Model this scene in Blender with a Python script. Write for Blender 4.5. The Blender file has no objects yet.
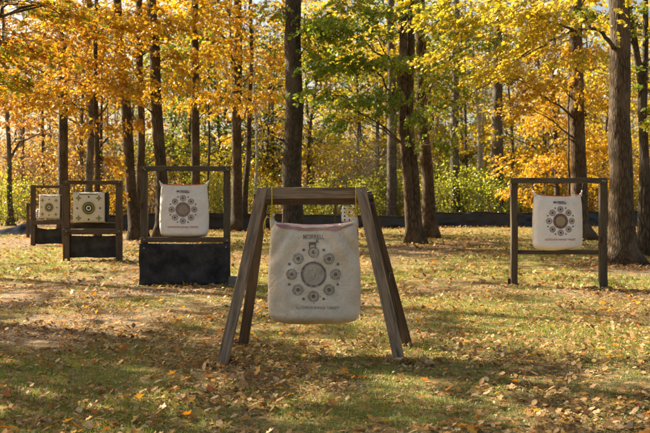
import bpy, bmesh, math, random
import numpy as np
from mathutils import Vector, Matrix, noise as mnoise

rnd = random.Random(7)
rng = np.random.default_rng(11)
sc = bpy.context.scene
COL = sc.collection
F = 903.0      # focal length in photo pixels (photo 650 wide)
HC = 1.24      # camera height
HOR = 200.0

def X(px, d): return (px - 325.0) / F * d
def Z(py, d): return HC - (py - HOR) / F * d
def at(px, py, d): return Vector((X(px, d), d, Z(py, d)))
def gd(py): return HC * F / (py - HOR)

def gz(x, y):
    """ground height"""
    a = 0.035 * mnoise.noise(Vector((x * .35, y * .35, 3.1))) + 0.012 * mnoise.noise(Vector((x * 1.7, y * 1.7, 9.1)))
    if y > 46: a += min(1.4, (y - 46) * .012)
    return a

# ------------------------------------------------------------------ scene graph helpers
def tag(o, label=None, cat=None, group=None, kind=None):
    if label: o['label'] = label
    if cat: o['category'] = cat
    if group: o['group'] = group
    if kind: o['kind'] = kind
    return o

def empty(name, loc=(0, 0, 0), rz=0.0):
    o = bpy.data.objects.new(name, None)
    o.empty_display_size = .2
    COL.objects.link(o)
    o.location = loc
    o.rotation_euler = (0, 0, rz)
    return o

def link(name, me, mats, parent=None, loc=None):
    o = bpy.data.objects.new(name, me)
    COL.objects.link(o)
    if not isinstance(mats, (list, tuple)): mats = [mats]
    if not me.materials:
        for m in mats: me.materials.append(m)
    if parent: o.parent = parent
    if loc is not None: o.location = loc
    return o

def from_bm(name, bm, mats, parent=None, loc=None, smooth=False):
    me = bpy.data.meshes.new(name)
    bm.normal_update()
    bm.to_mesh(me); bm.free()
    if smooth: me.polygons.foreach_set('use_smooth', [True] * len(me.polygons))
    return link(name, me, mats, parent, loc)

def fast_mesh(name, verts, loops, starts, tone=None, smooth=False, matidx=None):
    me = bpy.data.meshes.new(name)
    verts = np.ascontiguousarray(verts, dtype=np.float32)
    me.vertices.add(len(verts)); me.vertices.foreach_set('co', verts.ravel())
    me.loops.add(len(loops)); me.loops.foreach_set('vertex_index', np.asarray(loops, dtype=np.int32))
    me.polygons.add(len(starts)); me.polygons.foreach_set('loop_start', np.asarray(starts, dtype=np.int32))
    if matidx is not None: me.polygons.foreach_set('material_index', np.asarray(matidx, dtype=np.int32))
    if smooth: me.polygons.foreach_set('use_smooth', np.ones(len(starts), dtype=bool))
    me.update(calc_edges=True)
    if tone is not None:
        a = me.attributes.new('tone', 'FLOAT', 'POINT')
        a.data.foreach_set('value', np.asarray(tone, dtype=np.float32))
    return me

def copy_tree(o, parent=None):
    c = o.copy(); COL.objects.link(c)
    if parent: c.parent = parent
    for ch in list(o.children): copy_tree(ch, c)
    return c

# ------------------------------------------------------------------ materials
def new_mat(name):
    m = bpy.data.materials.new(name); m.use_nodes = True
    nt = m.node_tree; nt.nodes.clear()
    out = nt.nodes.new('ShaderNodeOutputMaterial')
    return m, nt, out

def N(nt, kind, **kw):
    n = nt.nodes.new(kind)
    for k, v in kw.items():
        if k.startswith('i_'):
            key = k[2:].replace('_', ' ')
            n.inputs[key].default_value = v
        else: setattr(n, k, v)
    return n

def ramp(nt, stops, interp='LINEAR'):
    r = nt.nodes.new('ShaderNodeValToRGB'); cr = r.color_ramp; cr.interpolation = interp
    while len(cr.elements) < len(stops): cr.elements.new(.5)
    for e, (p, c) in zip(cr.elements, stops):
        e.position = p; e.color = (c[0], c[1], c[2], 1)
    return r

def mapping(nt, scale, coord='Object'):
    tc = N(nt, 'ShaderNodeTexCoord'); mp = N(nt, 'ShaderNodeMapping')
    mp.inputs['Scale'].default_value = scale
    nt.links.new(tc.outputs[coord], mp.inputs['Vector'])
    return mp

def mixc(nt, fac, a, b, blend='MIX'):
    m = N(nt, 'ShaderNodeMix', data_type='RGBA', blend_type=blend)
    L = nt.links
    if isinstance(fac, (int, float)): m.inputs[0].default_value = fac
    else: L.new(fac, m.inputs[0])
    for k, v in ((6, a), (7, b)):
        if isinstance(v, tuple): m.inputs[k].default_value = (v[0], v[1], v[2], 1)
        else: L.new(v, m.inputs[k])
    return m.outputs[2]

def leaf_mat(name, cols, trans=.55, boost=1.35, spot=.12, gloss=.045, fine=22, tint=(.16, .07, .02)):
    """cols: list of colours, picked per leaf by the 'tone' attribute"""
    if name.startswith('leaf_'): cols = [tuple(.82 * q for q in c) for c in cols]; boost *= .93
    m, nt, out = new_mat(name); L = nt.links
    at_ = N(nt, 'ShaderNodeAttribute', attribute_name='tone')
    mp = mapping(nt, (.55, .55, .55))
    ns = N(nt, 'ShaderNodeTexNoise'); ns.inputs['Scale'].default_value = 1.0; ns.inputs['Detail'].default_value = 1.5
    L.new(mp.outputs[0], ns.inputs['Vector'])
    add = N(nt, 'ShaderNodeMath', operation='MULTIPLY_ADD')
    L.new(ns.outputs['Fac'], add.inputs[0]); add.inputs[1].default_value = .9; 
    sub = N(nt, 'ShaderNodeMath', operation='MULTIPLY_ADD')
    L.new(at_.outputs['Fac'], sub.inputs[0]); sub.inputs[1].default_value = .62; sub.inputs[2].default_value = -.26
    L.new(sub.outputs[0], add.inputs[2])
    n = len(cols)
    r = ramp(nt, [(i / (n - 1), c) for i, c in enumerate(cols)])
    L.new(add.outputs[0], r.inputs[0])
    col = r.outputs[0]
    # small brown blemishes on the blades
    mp2 = mapping(nt, (fine, fine, fine))
    n2 = N(nt, 'ShaderNodeTexNoise'); n2.inputs['Scale'].default_value = 1.0; n2.inputs['Detail'].default_value = 0
    L.new(mp2.outputs[0], n2.inputs['Vector'])
    th = N(nt, 'ShaderNodeMapRange'); th.inputs[1].default_value = .6 if fine < 40 else .42; th.inputs[2].default_value = .75
    th.inputs[4].default_value = spot * 3
    L.new(n2.outputs['Fac'], th.inputs[0])
    col = mixc(nt, th.outputs[0], col, tint)
    d = N(nt, 'ShaderNodeBsdfDiffuse'); t = N(nt, 'ShaderNodeBsdfTranslucent')
    L.new(col, d.inputs['Color'])
    tcol = mixc(nt, 1.0, col, (boost, boost * .95, boost * .7), 'MULTIPLY')
    L.new(tcol, t.inputs['Color'])
    mx = N(nt, 'ShaderNodeMixShader'); mx.inputs[0].default_value = trans
    L.new(d.outputs[0], mx.inputs[1]); L.new(t.outputs[0], mx.inputs[2])
    g = N(nt, 'ShaderNodeBsdfGlossy'); g.inputs['Roughness'].default_value = .42
    mx2 = N(nt, 'ShaderNodeMixShader'); mx2.inputs[0].default_value = gloss
    L.new(mx.outputs[0], mx2.inputs[1]); L.new(g.outputs[0], mx2.inputs[2])
    L.new(mx2.outputs[0], out.inputs[0])
    return m

PAL = {
 'orange': leaf_mat('leaf_orange', [(.46, .17, .015), (.6, .28, .02), (.68, .38, .03), (.66, .46, .05), (.36, .38, .05)]),
 'rust':   leaf_mat('leaf_rust', [(.4, .14, .03), (.56, .22, .03), (.64, .32, .05), (.6, .38, .09), (.45, .26, .08)]),
 'gold':   leaf_mat('leaf_gold', [(.5, .23, .015), (.66, .36, .02), (.74, .46, .03), (.7, .5, .05), (.48, .46, .06)]),
 'amber':  leaf_mat('leaf_amber', [(.56, .25, .015), (.7, .38, .02), (.78, .48, .03), (.76, .54, .05), (.6, .5, .06)]),
 'yellow': leaf_mat('leaf_yellow', [(.64, .36, .02), (.72, .48, .03), (.66, .5, .04), (.48, .45, .04), (.28, .34, .03)]),
 'yelgreen': leaf_mat('leaf_yellow_green', [(.62, .42, .03), (.52, .46, .04), (.34, .4, .035), (.19, .3, .03), (.1, .2, .02)]),
 'green':  leaf_mat('leaf_green', [(.56, .5, .05), (.42, .47, .045), (.28, .4, .035), (.17, .3, .03), (.1, .2, .022)]),
 'lime':   leaf_mat('leaf_lime', [(.58, .47, .05), (.52, .5, .05), (.38, .46, .05), (.27, .38, .045), (.52, .44, .06)]),
 'greenorange': leaf_mat('leaf_turning', [(.14, .24, .025), (.25, .3, .03), (.5, .3, .03), (.62, .24, .02), (.45, .13, .015)]),
 'tan':    leaf_mat('leaf_tan', [(.3, .16, .06), (.48, .27, .09), (.56, .36, .12), (.52, .26, .05), (.58, .44, .14)]),
 'pine':   leaf_mat('leaf_pine', [(.1, .15, .06), (.06, .11, .04), (.12, .16, .08), (.05, .09, .03), (.16, .18, .08)], trans=.3),
}
LITTER = leaf_mat('fallen_leaf', [(.09, .05, .022), (.2, .11, .045), (.42, .27, .12), (.22, .11, .04), (.6, .46, .27), (.44, .19, .04), (.55, .36, .1)], trans=.25, boost=1.1, spot=.15, gloss=.012, fine=75, tint=(.08, .045, .02))
LITTER_BRIGHT = leaf_mat('fallen_leaf_fresh', [(.5, .12, .02), (.62, .24, .03), (.66, .38, .04), (.45, .1, .02), (.6, .3, .05)], trans=.4, boost=1.2)
GRASS = leaf_mat('grass_blade', [(.42, .37, .09), (.3, .31, .06), (.1, .16, .028), (.24, .3, .045), (.46, .42, .12)], trans=.45, boost=1.3, spot=.03)

def bark_mat(name, dark, light, scale=1.0, pale=None):
    m, nt, out = new_mat(name); L = nt.links
    mp = mapping(nt, (9 * scale, 9 * scale, 1.7 * scale))
    n1 = N(nt, 'ShaderNodeTexNoise'); n1.inputs['Scale'].default_value = 2.2; n1.inputs['Detail'].default_value = 6; n1.inputs['Roughness'].default_value = .65
    L.new(mp.outputs[0], n1.inputs['Vector'])
    vor = N(nt, 'ShaderNodeTexVoronoi', feature='DISTANCE_TO_EDGE'); vor.inputs['Scale'].default_value = 2.6
    mpv = mixc(nt, .25, mp.outputs[0], n1.outputs['Color'], 'ADD')
    L.new(mpv, vor.inputs['Vector'])
    mr = N(nt, 'ShaderNodeMapRange'); mr.inputs[1].default_value = .0; mr.inputs[2].default_value = .28
    L.new(vor.outputs['Distance'], mr.inputs[0])
    h = N(nt, 'ShaderNodeMath', operation='MULTIPLY_ADD'); L.new(mr.outputs[0], h.inputs[0]); h.inputs[1].default_value = .6
    L.new(n1.outputs['Fac'], h.inputs[2])
    r = ramp(nt, [(.35, dark), (.75, tuple(.5 * (a + b) for a, b in zip(dark, light))), (1.0, light)])
    L.new(h.outputs[0], r.inputs[0])
    col = r.outputs[0]
    # lichen / weather patches
    mp3 = mapping(nt, (1.4, 1.4, .7))
    n3 = N(nt, 'ShaderNodeTexNoise'); n3.inputs['Scale'].default_value = 1.6; n3.inputs['Detail'].default_value = 5
    L.new(mp3.outputs[0], n3.inputs['Vector'])
    m3 = N(nt, 'ShaderNodeMapRange'); m3.inputs[1].default_value = .5; m3.inputs[2].default_value = .68; m3.inputs[4].default_value = .7
    L.new(n3.outputs['Fac'], m3.inputs[0])
    col = mixc(nt, m3.outputs[0], col, pale or tuple(min(1, c * 1.5 + .02) for c in light))
    b = N(nt, 'ShaderNodeBump'); b.inputs['Strength'].default_value = .9; b.inputs['Distance'].default_value = .03
    L.new(h.outputs[0], b.inputs['Height'])
    p = N(nt, 'ShaderNodeBsdfPrincipled'); p.inputs['Roughness'].default_value = .9
    p.inputs['Specular IOR Level'].default_value = .2
    L.new(col, p.inputs['Base Color']); L.new(b.outputs[0], p.inputs['Normal'])
    L.new(p.outputs[0], out.inputs[0])
    return m

BARK = bark_mat('bark_brown', (.026, .02, .014), (.105, .08, .056))
BARK_GREY = bark_mat('bark_grey', (.04, .034, .028), (.14, .12, .095))
BARK_WARM = bark_mat('bark_warm', (.035, .023, .013), (.15, .1, .06), .9)
BARK_PALE = bark_mat('bark_pale', (.25, .22, .19), (.5, .46, .4), .7, (.6, .57, .52))
TWIG = bark_mat('bark_twig', (.1, .075, .055), (.25, .2, .16))

def wood_mat(name, dark, light, grey=.3, greycol=(.25, .22, .19)):
    """board whose length runs along local X"""
    m, nt, out = new_mat(name); L = nt.links
    oi = N(nt, 'ShaderNodeObjectInfo')
    tc = N(nt, 'ShaderNodeTexCoord')
    off = N(nt, 'ShaderNodeVectorMath', operation='ADD')
    sc_ = N(nt, 'ShaderNodeVectorMath', operation='SCALE'); sc_.inputs['Scale'].default_value = 37.0
    cmb = N(nt, 'ShaderNodeCombineXYZ')
    for i in range(3): L.new(oi.outputs['Random'], cmb.inputs[i])
    L.new(cmb.outputs[0], sc_.inputs[0]); L.new(tc.outputs['Object'], off.inputs[0]); L.new(sc_.outputs[0], off.inputs[1])
    mp = N(nt, 'ShaderNodeMapping'); mp.inputs['Scale'].default_value = (2.6, 34, 34)
    L.new(off.outputs[0], mp.inputs[0])
    n1 = N(nt, 'ShaderNodeTexNoise'); n1.inputs['Scale'].default_value = 1; n1.inputs['Detail'].default_value = 5; n1.inputs['Roughness'].default_value = .7
    n1.inputs['Distortion'].default_value = 1.1
    L.new(mp.outputs[0], n1.inputs['Vector'])
    r = ramp(nt, [(.32, dark), (.5, tuple((a + b) / 2 for a, b in zip(dark, light))), (.68, light)])
    L.new(n1.outputs['Fac'], r.inputs[0])
    mp2 = N(nt, 'ShaderNodeMapping'); mp2.inputs['Scale'].default_value = (1.5, 7, 7); L.new(off.outputs[0], mp2.inputs[0])
    n2 = N(nt, 'ShaderNodeTexNoise'); n2.inputs['Scale'].default_value = 1.5; n2.inputs['Detail'].default_value = 4
    L.new(mp2.outputs[0], n2.inputs['Vector'])
    m2 = N(nt, 'ShaderNodeMapRange'); m2.inputs[1].default_value = .4; m2.inputs[2].default_value = .65; m2.inputs[4].default_value = grey
    L.new(n2.outputs['Fac'], m2.inputs[0])
    col = mixc(nt, m2.outputs[0], r.outputs[0], greycol)
    # knots
    mp3 = N(nt, 'ShaderNodeMapping'); mp3.inputs['Scale'].default_value = (3, 9, 9); L.new(off.outputs[0], mp3.inputs[0])
    v = N(nt, 'ShaderNodeTexVoronoi'); v.inputs['Scale'].default_value = .9; L.new(mp3.outputs[0], v.inputs['Vector'])
    m3 = N(nt, 'ShaderNodeMapRange'); m3.inputs[1].default_value = .2; m3.inputs[2].default_value = .1; m3.inputs[4].default_value = .7
    L.new(v.outputs['Distance'], m3.inputs[0])
    col = mixc(nt, m3.outputs[0], col, tuple(c * .5 for c in dark))
    b = N(nt, 'ShaderNodeBump'); b.inputs['Strength'].default_value = .6; b.inputs['Distance'].default_value = .004
    L.new(n1.outputs['Fac'], b.inputs['Height'])
    p = N(nt, 'ShaderNodeBsdfPrincipled'); p.inputs['Roughness'].default_value = .85; p.inputs['Specular IOR Level'].default_value = .25
    L.new(col, p.inputs['Base Color']); L.new(b.outputs[0], p.inputs['Normal']); L.new(p.outputs[0], out.inputs[0])
    return m

WOOD_GREY = wood_mat('weathered_board', (.07, .048, .03), (.38, .27, .175), .45, (.29, .23, .165))
WOOD_BROWN = wood_mat('brown_board', (.04, .028, .019), (.15, .105, .068), .2, (.18, .12, .08))
WOOD_DARK = wood_mat('dark_board', (.035, .027, .018), (.13, .095, .06), .45, (.1, .095, .065))

def fabric_mat(name, base, dirt, amt=.5, seed=0.0):
    m, nt, out = new_mat(name); L = nt.links
    mp = mapping(nt, (1, 1, 1)); mp.inputs['Location'].default_value = (seed, seed * 2, seed)
    n1 = N(nt, 'ShaderNodeTexNoise'); n1.inputs['Scale'].default_value = 4.5; n1.inputs['Detail'].default_value = 7; n1.inputs['Roughness'].default_value = .62
    L.new(mp.outputs[0], n1.inputs['Vector'])
    m1 = N(nt, 'ShaderNodeMapRange'); m1.inputs[1].default_value = .4; m1.inputs[2].default_value = .72; m1.inputs[4].default_value = amt
    L.new(n1.outputs['Fac'], m1.inputs[0])
    n2 = N(nt, 'ShaderNodeTexNoise'); n2.inputs['Scale'].default_value = 90; n2.inputs['Detail'].default_value = 3
    L.new(mp.outputs[0], n2.inputs['Vector'])
    m2 = N(nt, 'ShaderNodeMapRange'); m2.inputs[1].default_value = .6; m2.inputs[2].default_value = .7; m2.inputs[4].default_value = amt * .8
    L.new(n2.outputs['Fac'], m2.inputs[0])
    col = mixc(nt, m1.outputs[0], base, dirt)
    col = mixc(nt, m2.outputs[0], col, tuple(c * .6 for c in dirt))
    # woven bump + creases
    wv = N(nt, 'ShaderNodeTexVoronoi'); wv.inputs['Scale'].default_value = 170; L.new(mp.outputs[0], wv.inputs['Vector'])
    n3 = N(nt, 'ShaderNodeTexNoise'); n3.inputs['Scale'].default_value = 6; n3.inputs['Detail'].default_value = 5; n3.inputs['Distortion'].default_value = 1.2
    L.new(mp.outputs[0], n3.inputs['Vector'])
    rd = N(nt, 'ShaderNodeTexNoise', noise_type='RIDGED_MULTIFRACTAL'); rd.inputs['Scale'].default_value = 3.2; rd.inputs['Detail'].default_value = 3; rd.inputs['Distortion'].default_value = .8
    L.new(mp.outputs[0], rd.inputs['Vector'])
    b0 = N(nt, 'ShaderNodeBump'); b0.inputs['Strength'].default_value = .7; b0.inputs['Distance'].default_value = .02; L.new(rd.outputs['Fac'], b0.inputs['Height'])
    b1 = N(nt, 'ShaderNodeBump'); L.new(b0.outputs[0], b1.inputs['Normal']); b1.inputs['Strength'].default_value = .25; b1.inputs['Distance'].default_value = .002; L.new(wv.outputs['Distance'], b1.inputs['Height'])
    b2 = N(nt, 'ShaderNodeBump'); b2.inputs['Strength'].default_value = .8; b2.inputs['Distance'].default_value = .03; L.new(n3.outputs['Fac'], b2.inputs['Height'])
    L.new(b1.outputs[0], b2.inputs['Normal'])
    p = N(nt, 'ShaderNodeBsdfPrincipled'); p.inputs['Roughness'].default_value = .8; p.inputs['Specular IOR Level'].default_value = .2
    L.new(col, p.inputs['Base Color']); L.new(b2.outputs[0], p.inputs['Normal']); L.new(p.outputs[0], out.inputs[0])
    return m

def print_mat(name, col, cloth, wear=.4, thresh=.55):
    """ink on woven cloth, worn through in flecks"""
    m, nt, out = new_mat(name); L = nt.links
    mp = mapping(nt, (1, 1, 1))
    n1 = N(nt, 'ShaderNodeTexNoise'); n1.inputs['Scale'].default_value = 60; n1.inputs['Detail'].default_value = 4
    L.new(mp.outputs[0], n1.inputs['Vector'])
    m1 = N(nt, 'ShaderNodeMapRange'); m1.inputs[1].default_value = thresh - .08; m1.inputs[2].default_value = thresh + .12; m1.inputs[3].default_value = wear * .35; m1.inputs[4].default_value = min(1, wear * 1.6)
    L.new(n1.outputs['Fac'], m1.inputs[0])
    c = mixc(nt, m1.outputs[0], col, cloth)
    p = N(nt, 'ShaderNodeBsdfPrincipled'); p.inputs['Roughness'].default_value = .8; p.inputs['Specular IOR Level'].default_value = .2
    L.new(c, p.inputs['Base Color']); L.new(p.outputs[0], out.inputs[0])
    return m

def plain(name, col, rough=.6, metal=0.0, var=.25, scale=12, bump=0.0, spec=.4):
    m, nt, out = new_mat(name); L = nt.links
    mp = mapping(nt, (1, 1, 1))
    n1 = N(nt, 'ShaderNodeTexNoise'); n1.inputs['Scale'].default_value = scale; n1.inputs['Detail'].default_value = 5
    L.new(mp.outputs[0], n1.inputs['Vector'])
    c = mixc(nt, n1.outputs['Fac'], tuple(x * (1 - var) for x in col), tuple(min(1, x * (1 + var)) for x in col))
    p = N(nt, 'ShaderNodeBsdfPrincipled'); p.inputs['Roughness'].default_value = rough; p.inputs['Metallic'].default_value = metal
    p.inputs['Specular IOR Level'].default_value = spec
    L.new(c, p.inputs['Base Color'])
    if bump:
        b = N(nt, 'ShaderNodeBump'); b.inputs['Strength'].default_value = bump; b.inputs['Distance'].default_value = .02
        L.new(n1.outputs['Fac'], b.inputs['Height']); L.new(b.outputs[0], p.inputs['Normal'])
    L.new(p.outputs[0], out.inputs[0])
    return m

RUBBER = fabric_mat('scuffed_rubber', (.016, .017, .019), (.13, .12, .11), .5, 30)
RUBBER_GREY = fabric_mat('dusty_rubber', (.03, .028, .026), (.12, .105, .09), .6, 40)
SILT = plain('black_geotextile', (.024, .026, .03), .6, var=.4, scale=5, bump=.7, spec=.5)
TARP = plain('navy_tarp', (.006, .009, .018), .95, var=.3, scale=4, bump=.5, spec=.03)
ROPE = plain('yellow_rope', (.72, .52, .03), .6, scale=80, bump=.5)
CORD = plain('dark_cord', (.1, .09, .08), .8)
METAL = plain('dull_metal', (.45, .44, .42), .45, .8, scale=30)
BLOCK = plain('weathered_block', (.2, .17, .14), .9, var=.4, scale=25, bump=.5)

# ------------------------------------------------------------------ geometry helpers
def tube_arrays(pts, radii, seg=8, cap=True, rough=0.0, seed=0, flute=0.0):
    """swept tube -> verts, quads (list of tuples)"""
    pts = [Vector(p) for p in pts]; n = len(pts)
    V = []; Fc = []
    up = Vector((0, 0, 1)); prev = None
    ph = seed * 1.7
    for i, p in enumerate(pts):
        t = (pts[min(i + 1, n - 1)] - pts[max(i - 1, 0)]).normalized()
        if prev is None:
            a = Vector((1, 0, 0)) if abs(t.x) < .8 else Vector((0, 1, 0))
        else: a = prev
        a = (a - t * a.dot(t)).normalized(); b = t.cross(a); prev = a
        for k in range(seg):
            th = 2 * math.pi * k / seg
            r = radii[i]
            if rough: r *= 1 + rough * mnoise.noise(Vector((math.cos(th) * 2 + ph, math.sin(th) * 2, p.z * 1.6))) 
            if flute: r *= 1 + flute * math.cos(5 * th + ph)
            V.append(p + a * (math.cos(th) * r) + b * (math.sin(th) * r))
    for i in range(n - 1):
        for k in range(seg):
            k2 = (k + 1) % seg
            Fc.append((i * seg + k, i * seg + k2, (i + 1) * seg + k2, (i + 1) * seg + k))
    if cap:
        Fc.append(tuple(range(seg))[::-1]); Fc.append(tuple(range((n - 1) * seg, n * seg)))
    return V, Fc

class MB:
    def __init__(s): s.v = []; s.f = []; s.m = []
    def add(s, V, Fc, mi=0):
        o = len(s.v); s.v.extend([tuple(p) for p in V]); s.f.extend([tuple(i + o for i in f) for f in Fc]); s.m.extend([mi] * len(Fc))
    def tube(s, pts, radii, seg=8, mi=0, **k):
        if isinstance(radii, (int, float)): radii = [radii] * len(pts)
        s.add(*tube_arrays(pts, radii, seg, **k), mi=mi)
    def build(s, name, mats, parent=None, loc=None, smooth=True):
        me = bpy.data.meshes.new(name); me.from_pydata(s.v, [], s.f)
        if smooth: me.polygons.foreach_set('use_smooth', [True] * len(s.f))
        me.polygons.foreach_set('material_index', s.m)
        me.update()
        return link(name, me, mats, parent, loc)

def board(name, a, b, w, t, mat, parent, face=(0, -1, 0), bevel=.004, rough=.0025):
    """plank from a to b (parent-local), wide side w perpendicular to 'face', thickness t along face; grain along local X"""
    a = Vector(a); b = Vector(b); Lx = (b - a).length
    ex = (b - a).normalized(); f = Vector(face); ey = (f - ex * f.dot(ex)).normalized(); ez = ex.cross(ey)
    bm = bmesh.new()
    nseg = max(2, int(Lx / .12))
    rings = []
    for i in range(nseg + 1):
        x = Lx * i / nseg
        dy = rough * mnoise.noise(Vector((x * 2, a.x * 9, a.z * 7))) * 2; dz = rough * mnoise.noise(Vector((x * 2, b.x * 5 + 4, b.z * 3))) * 2
        rings.append([bm.verts.new((x, sy * t / 2 + dy, sz * w / 2 + dz)) for sy, sz in ((-1, -1), (1, -1), (1, 1), (-1, 1))])
    for r1, r2 in zip(rings, rings[1:]):
        for k in range(4): bm.faces.new((r1[k], r1[(k + 1) % 4], r2[(k + 1) % 4], r2[k]))
    bm.faces.new(rings[0][::-1]); bm.faces.new(rings[-1])
    bmesh.ops.recalc_face_normals(bm, faces=bm.faces)
    ed = [e for e in bm.edges if len(e.link_faces) == 2 and e.calc_face_angle(0) > .8]
    bmesh.ops.bevel(bm, geom=ed, offset=bevel, segments=2, affect='EDGES', profile=.5)
    o = from_bm(name, bm, mat, parent)
    M = Matrix((( ex.x, ey.x, ez.x, a.x), (ex.y, ey.y, ez.y, a.y), (ex.z, ey.z, ez.z, a.z), (0, 0, 0, 1)))
    o.matrix_local = M
    return o

# ------------------------------------------------------------------ leaves
# half outline (u along, v across) of a lobed leaf
HALF = np.array([(0, 0), (.12, .30), (.34, .20), (.52, .50), (.68, .22), (1, 0)], dtype=float)
def leaf_mesh(name, P, D, Nn, S, tone, lod=0, curl=.18, tw=None, shape=None):
    """P base positions, D direction, Nn normal (all Nx3), S sizes"""
    n = len(P)
    D = D / np.linalg.norm(D, axis=1)[:, None]
    B = np.cross(Nn, D); B /= (np.linalg.norm(B, axis=1)[:, None] + 1e-9)
    Nn = np.cross(D, B)
    if lod == 0:
        HF = HALF if shape is None else shape
        uv = [(u, v) for u, v in HF] + [(u, -v) for u, v in HF[1:-1]]
        f = [(0, 5, 4, 3, 2, 1), (0, 6, 7, 8, 9, 5)]
    elif lod == 1:
        uv = [(0, 0), (.45, .42), (1, 0), (.45, -.42)]
        f = [(0, 2, 1), (0, 3, 2)]
    else:
        uv = [(0, .0), (.5, .45), (1, 0), (.5, -.45)]
        f = [(0, 3, 2, 1)]
    uv = np.array(uv); k = len(uv)
    cr = rng.uniform(.3, 1.7, n) * curl
    z = -cr[:, None] * (np.abs(uv[None, :, 1]) * 1.1) - cr[:, None] * uv[None, :, 0] ** 2 * 1.2
    V = P[:, None, :] + S[:, None, None] * (uv[None, :, 0, None] * D[:, None, :] + uv[None, :, 1, None] * B[:, None, :] + z[:, :, None] * Nn[:, None, :])
    V = V.reshape(-1, 3)
    pat = np.concatenate([np.array(x) for x in f]); lens = [len(x) for x in f]
    loops = (np.arange(n)[:, None] * k + pat[None, :]).ravel()
    st = np.cumsum([0] + lens[:-1]); tot = sum(lens)
    starts = (np.arange(n)[:, None] * tot + st[None, :]).ravel()
    tn = np.repeat(tone, k); mi = np.zeros(len(starts), dtype=np.int32)
    if tw:
        v2, l2, s2 = twigs_mesh_arrays(tw)
        loops = np.concatenate([loops, l2 + len(V)]); starts = np.concatenate([starts, s2 + n * tot]); V = np.concatenate([V, v2])
        tn = np.concatenate([tn, np.zeros(len(v2))]); mi = np.concatenate([mi, np.ones(len(s2), dtype=np.int32)])
    return fast_mesh(name, V, loops, starts, tn, matidx=mi)

def sprays(blobs, leafsize, per=16, twigmb=None, trunkpt=None):
    """blobs: (center, (rx,ry,rz), n_leaves). leaves sit on flat drooping twigs. returns P,D,N,S"""
    Ps, Ds, Ns = [], [], []
    for c, r, nl in blobs:
        c = np.array(c); r = np.array(r)
        nt = max(2, int(nl / per))
        # cluster the twigs unevenly: a few boughs, each carrying twigs
        nb = max(2, nt // 7)
        dirs = rng.normal(size=(nb, 3)); dirs /= np.linalg.norm(dirs, axis=1)[:, None]
        bough = c + dirs * r * rng.uniform(.25, 1.0, nb)[:, None]
        own = rng.integers(0, nb, nt)
        start = bough[own] + rng.normal(size=(nt, 3)) * np.array([.42, .42, .13]) * min(1.0, r.mean() * .8)
        out = start - (trunkpt if trunkpt is not None else c)
        out[:, 2] *= .2
        out += rng.normal(size=(nt, 3)) * np.array([.6, .6, .12])
        out /= np.linalg.norm(out, axis=1)[:, None]
        tl = rng.uniform(.28, .6, nt) * (leafsize / .1) ** .6
        if twigmb is not None:
            for i in range(nt):
                a = start[i] - out[i] * .15; b = start[i] + out[i] * tl[i] + np.array([0, 0, -.06])
                twigmb.append((a, b, .005))
        m = per
        s = rng.uniform(0, 1, (nt, m))
        side = np.where(np.arange(m) % 2 == 0, 1.0, -1.0)[None, :] * rng.uniform(.4, 1.2, (nt, m))
        lat = np.cross(out, np.array([0, 0, 1.0])); lat /= np.linalg.norm(lat, axis=1)[:, None]
        P = start[:, None, :] + out[:, None, :] * (s * tl[:, None])[:, :, None]
        P[:, :, 2] -= .08 * s ** 2
        P += rng.normal(size=P.shape) * .025
        D = out[:, None, :] * .7 + lat[:, None, :] * side[:, :, None] + rng.normal(size=P.shape) * .25
        D[:, :, 2] -= .35
        Nm = np.array([0, 0, 1.0]) + rng.normal(size=P.shape) * .62
        Ps.append(P.reshape(-1, 3)); Ds.append(D.reshape(-1, 3)); Ns.append(Nm.reshape(-1, 3))
    P = np.concatenate(Ps); D = np.concatenate(Ds); Nm = np.concatenate(Ns)
    S = leafsize * rng.uniform(.45, 1.4, len(P))
    return P, D, Nm, S

def twigs_mesh_arrays(tw):
    """thin 3-sided sticks"""
    A = np.array([t[0] for t in tw]); Bp = np.array([t[1] for t in tw]); R = np.array([t[2] for t in tw])
    d = Bp - A; d /= np.linalg.norm(d, axis=1)[:, None] + 1e-9
    u = np.cross(d, np.array([.3, .2, .93])); u /= np.linalg.norm(u, axis=1)[:, None] + 1e-9
    v = np.cross(d, u)
    V = []
    for k in range(3):
        th = 2 * math.pi * k / 3
        V.append(A + R[:, None] * (math.cos(th) * u + math.sin(th) * v))
    V += [Bp + .4 * R[:, None] * (math.cos(2 * math.pi * k / 3) * u + math.sin(2 * math.pi * k / 3) * v) for k in range(3)]
    V = np.stack(V, 1)
    n = len(tw)
    pat = np.array([0, 1, 4, 3, 1, 2, 5, 4, 2, 0, 3, 5])
    loops = (np.arange(n)[:, None] * 6 + pat[None]).ravel(); starts = (np.arange(n)[:, None] * 12 + np.array([0, 4, 8])[None]).ravel()
    return V.reshape(-1, 3), loops, starts

def curve_pts(a, b, n=6, sag=0.3, wob=.08, seed=0):
    a = Vector(a); b = Vector(b); L_ = (b - a).length
    out = []
    for i in range(n + 1):
        t = i / n
        p = a.lerp(b, t); p.z += sag * L_ * math.sin(math.pi * t) * .5
        w = wob * L_ * math.sin(math.pi * t)
        p += Vector((mnoise.noise(Vector((t * 3, seed, 0))), mnoise.noise(Vector((t * 3, seed, 5))), mnoise.noise(Vector((t * 3, seed, 9))))) * w
        out.append(p)
    return out

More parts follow.
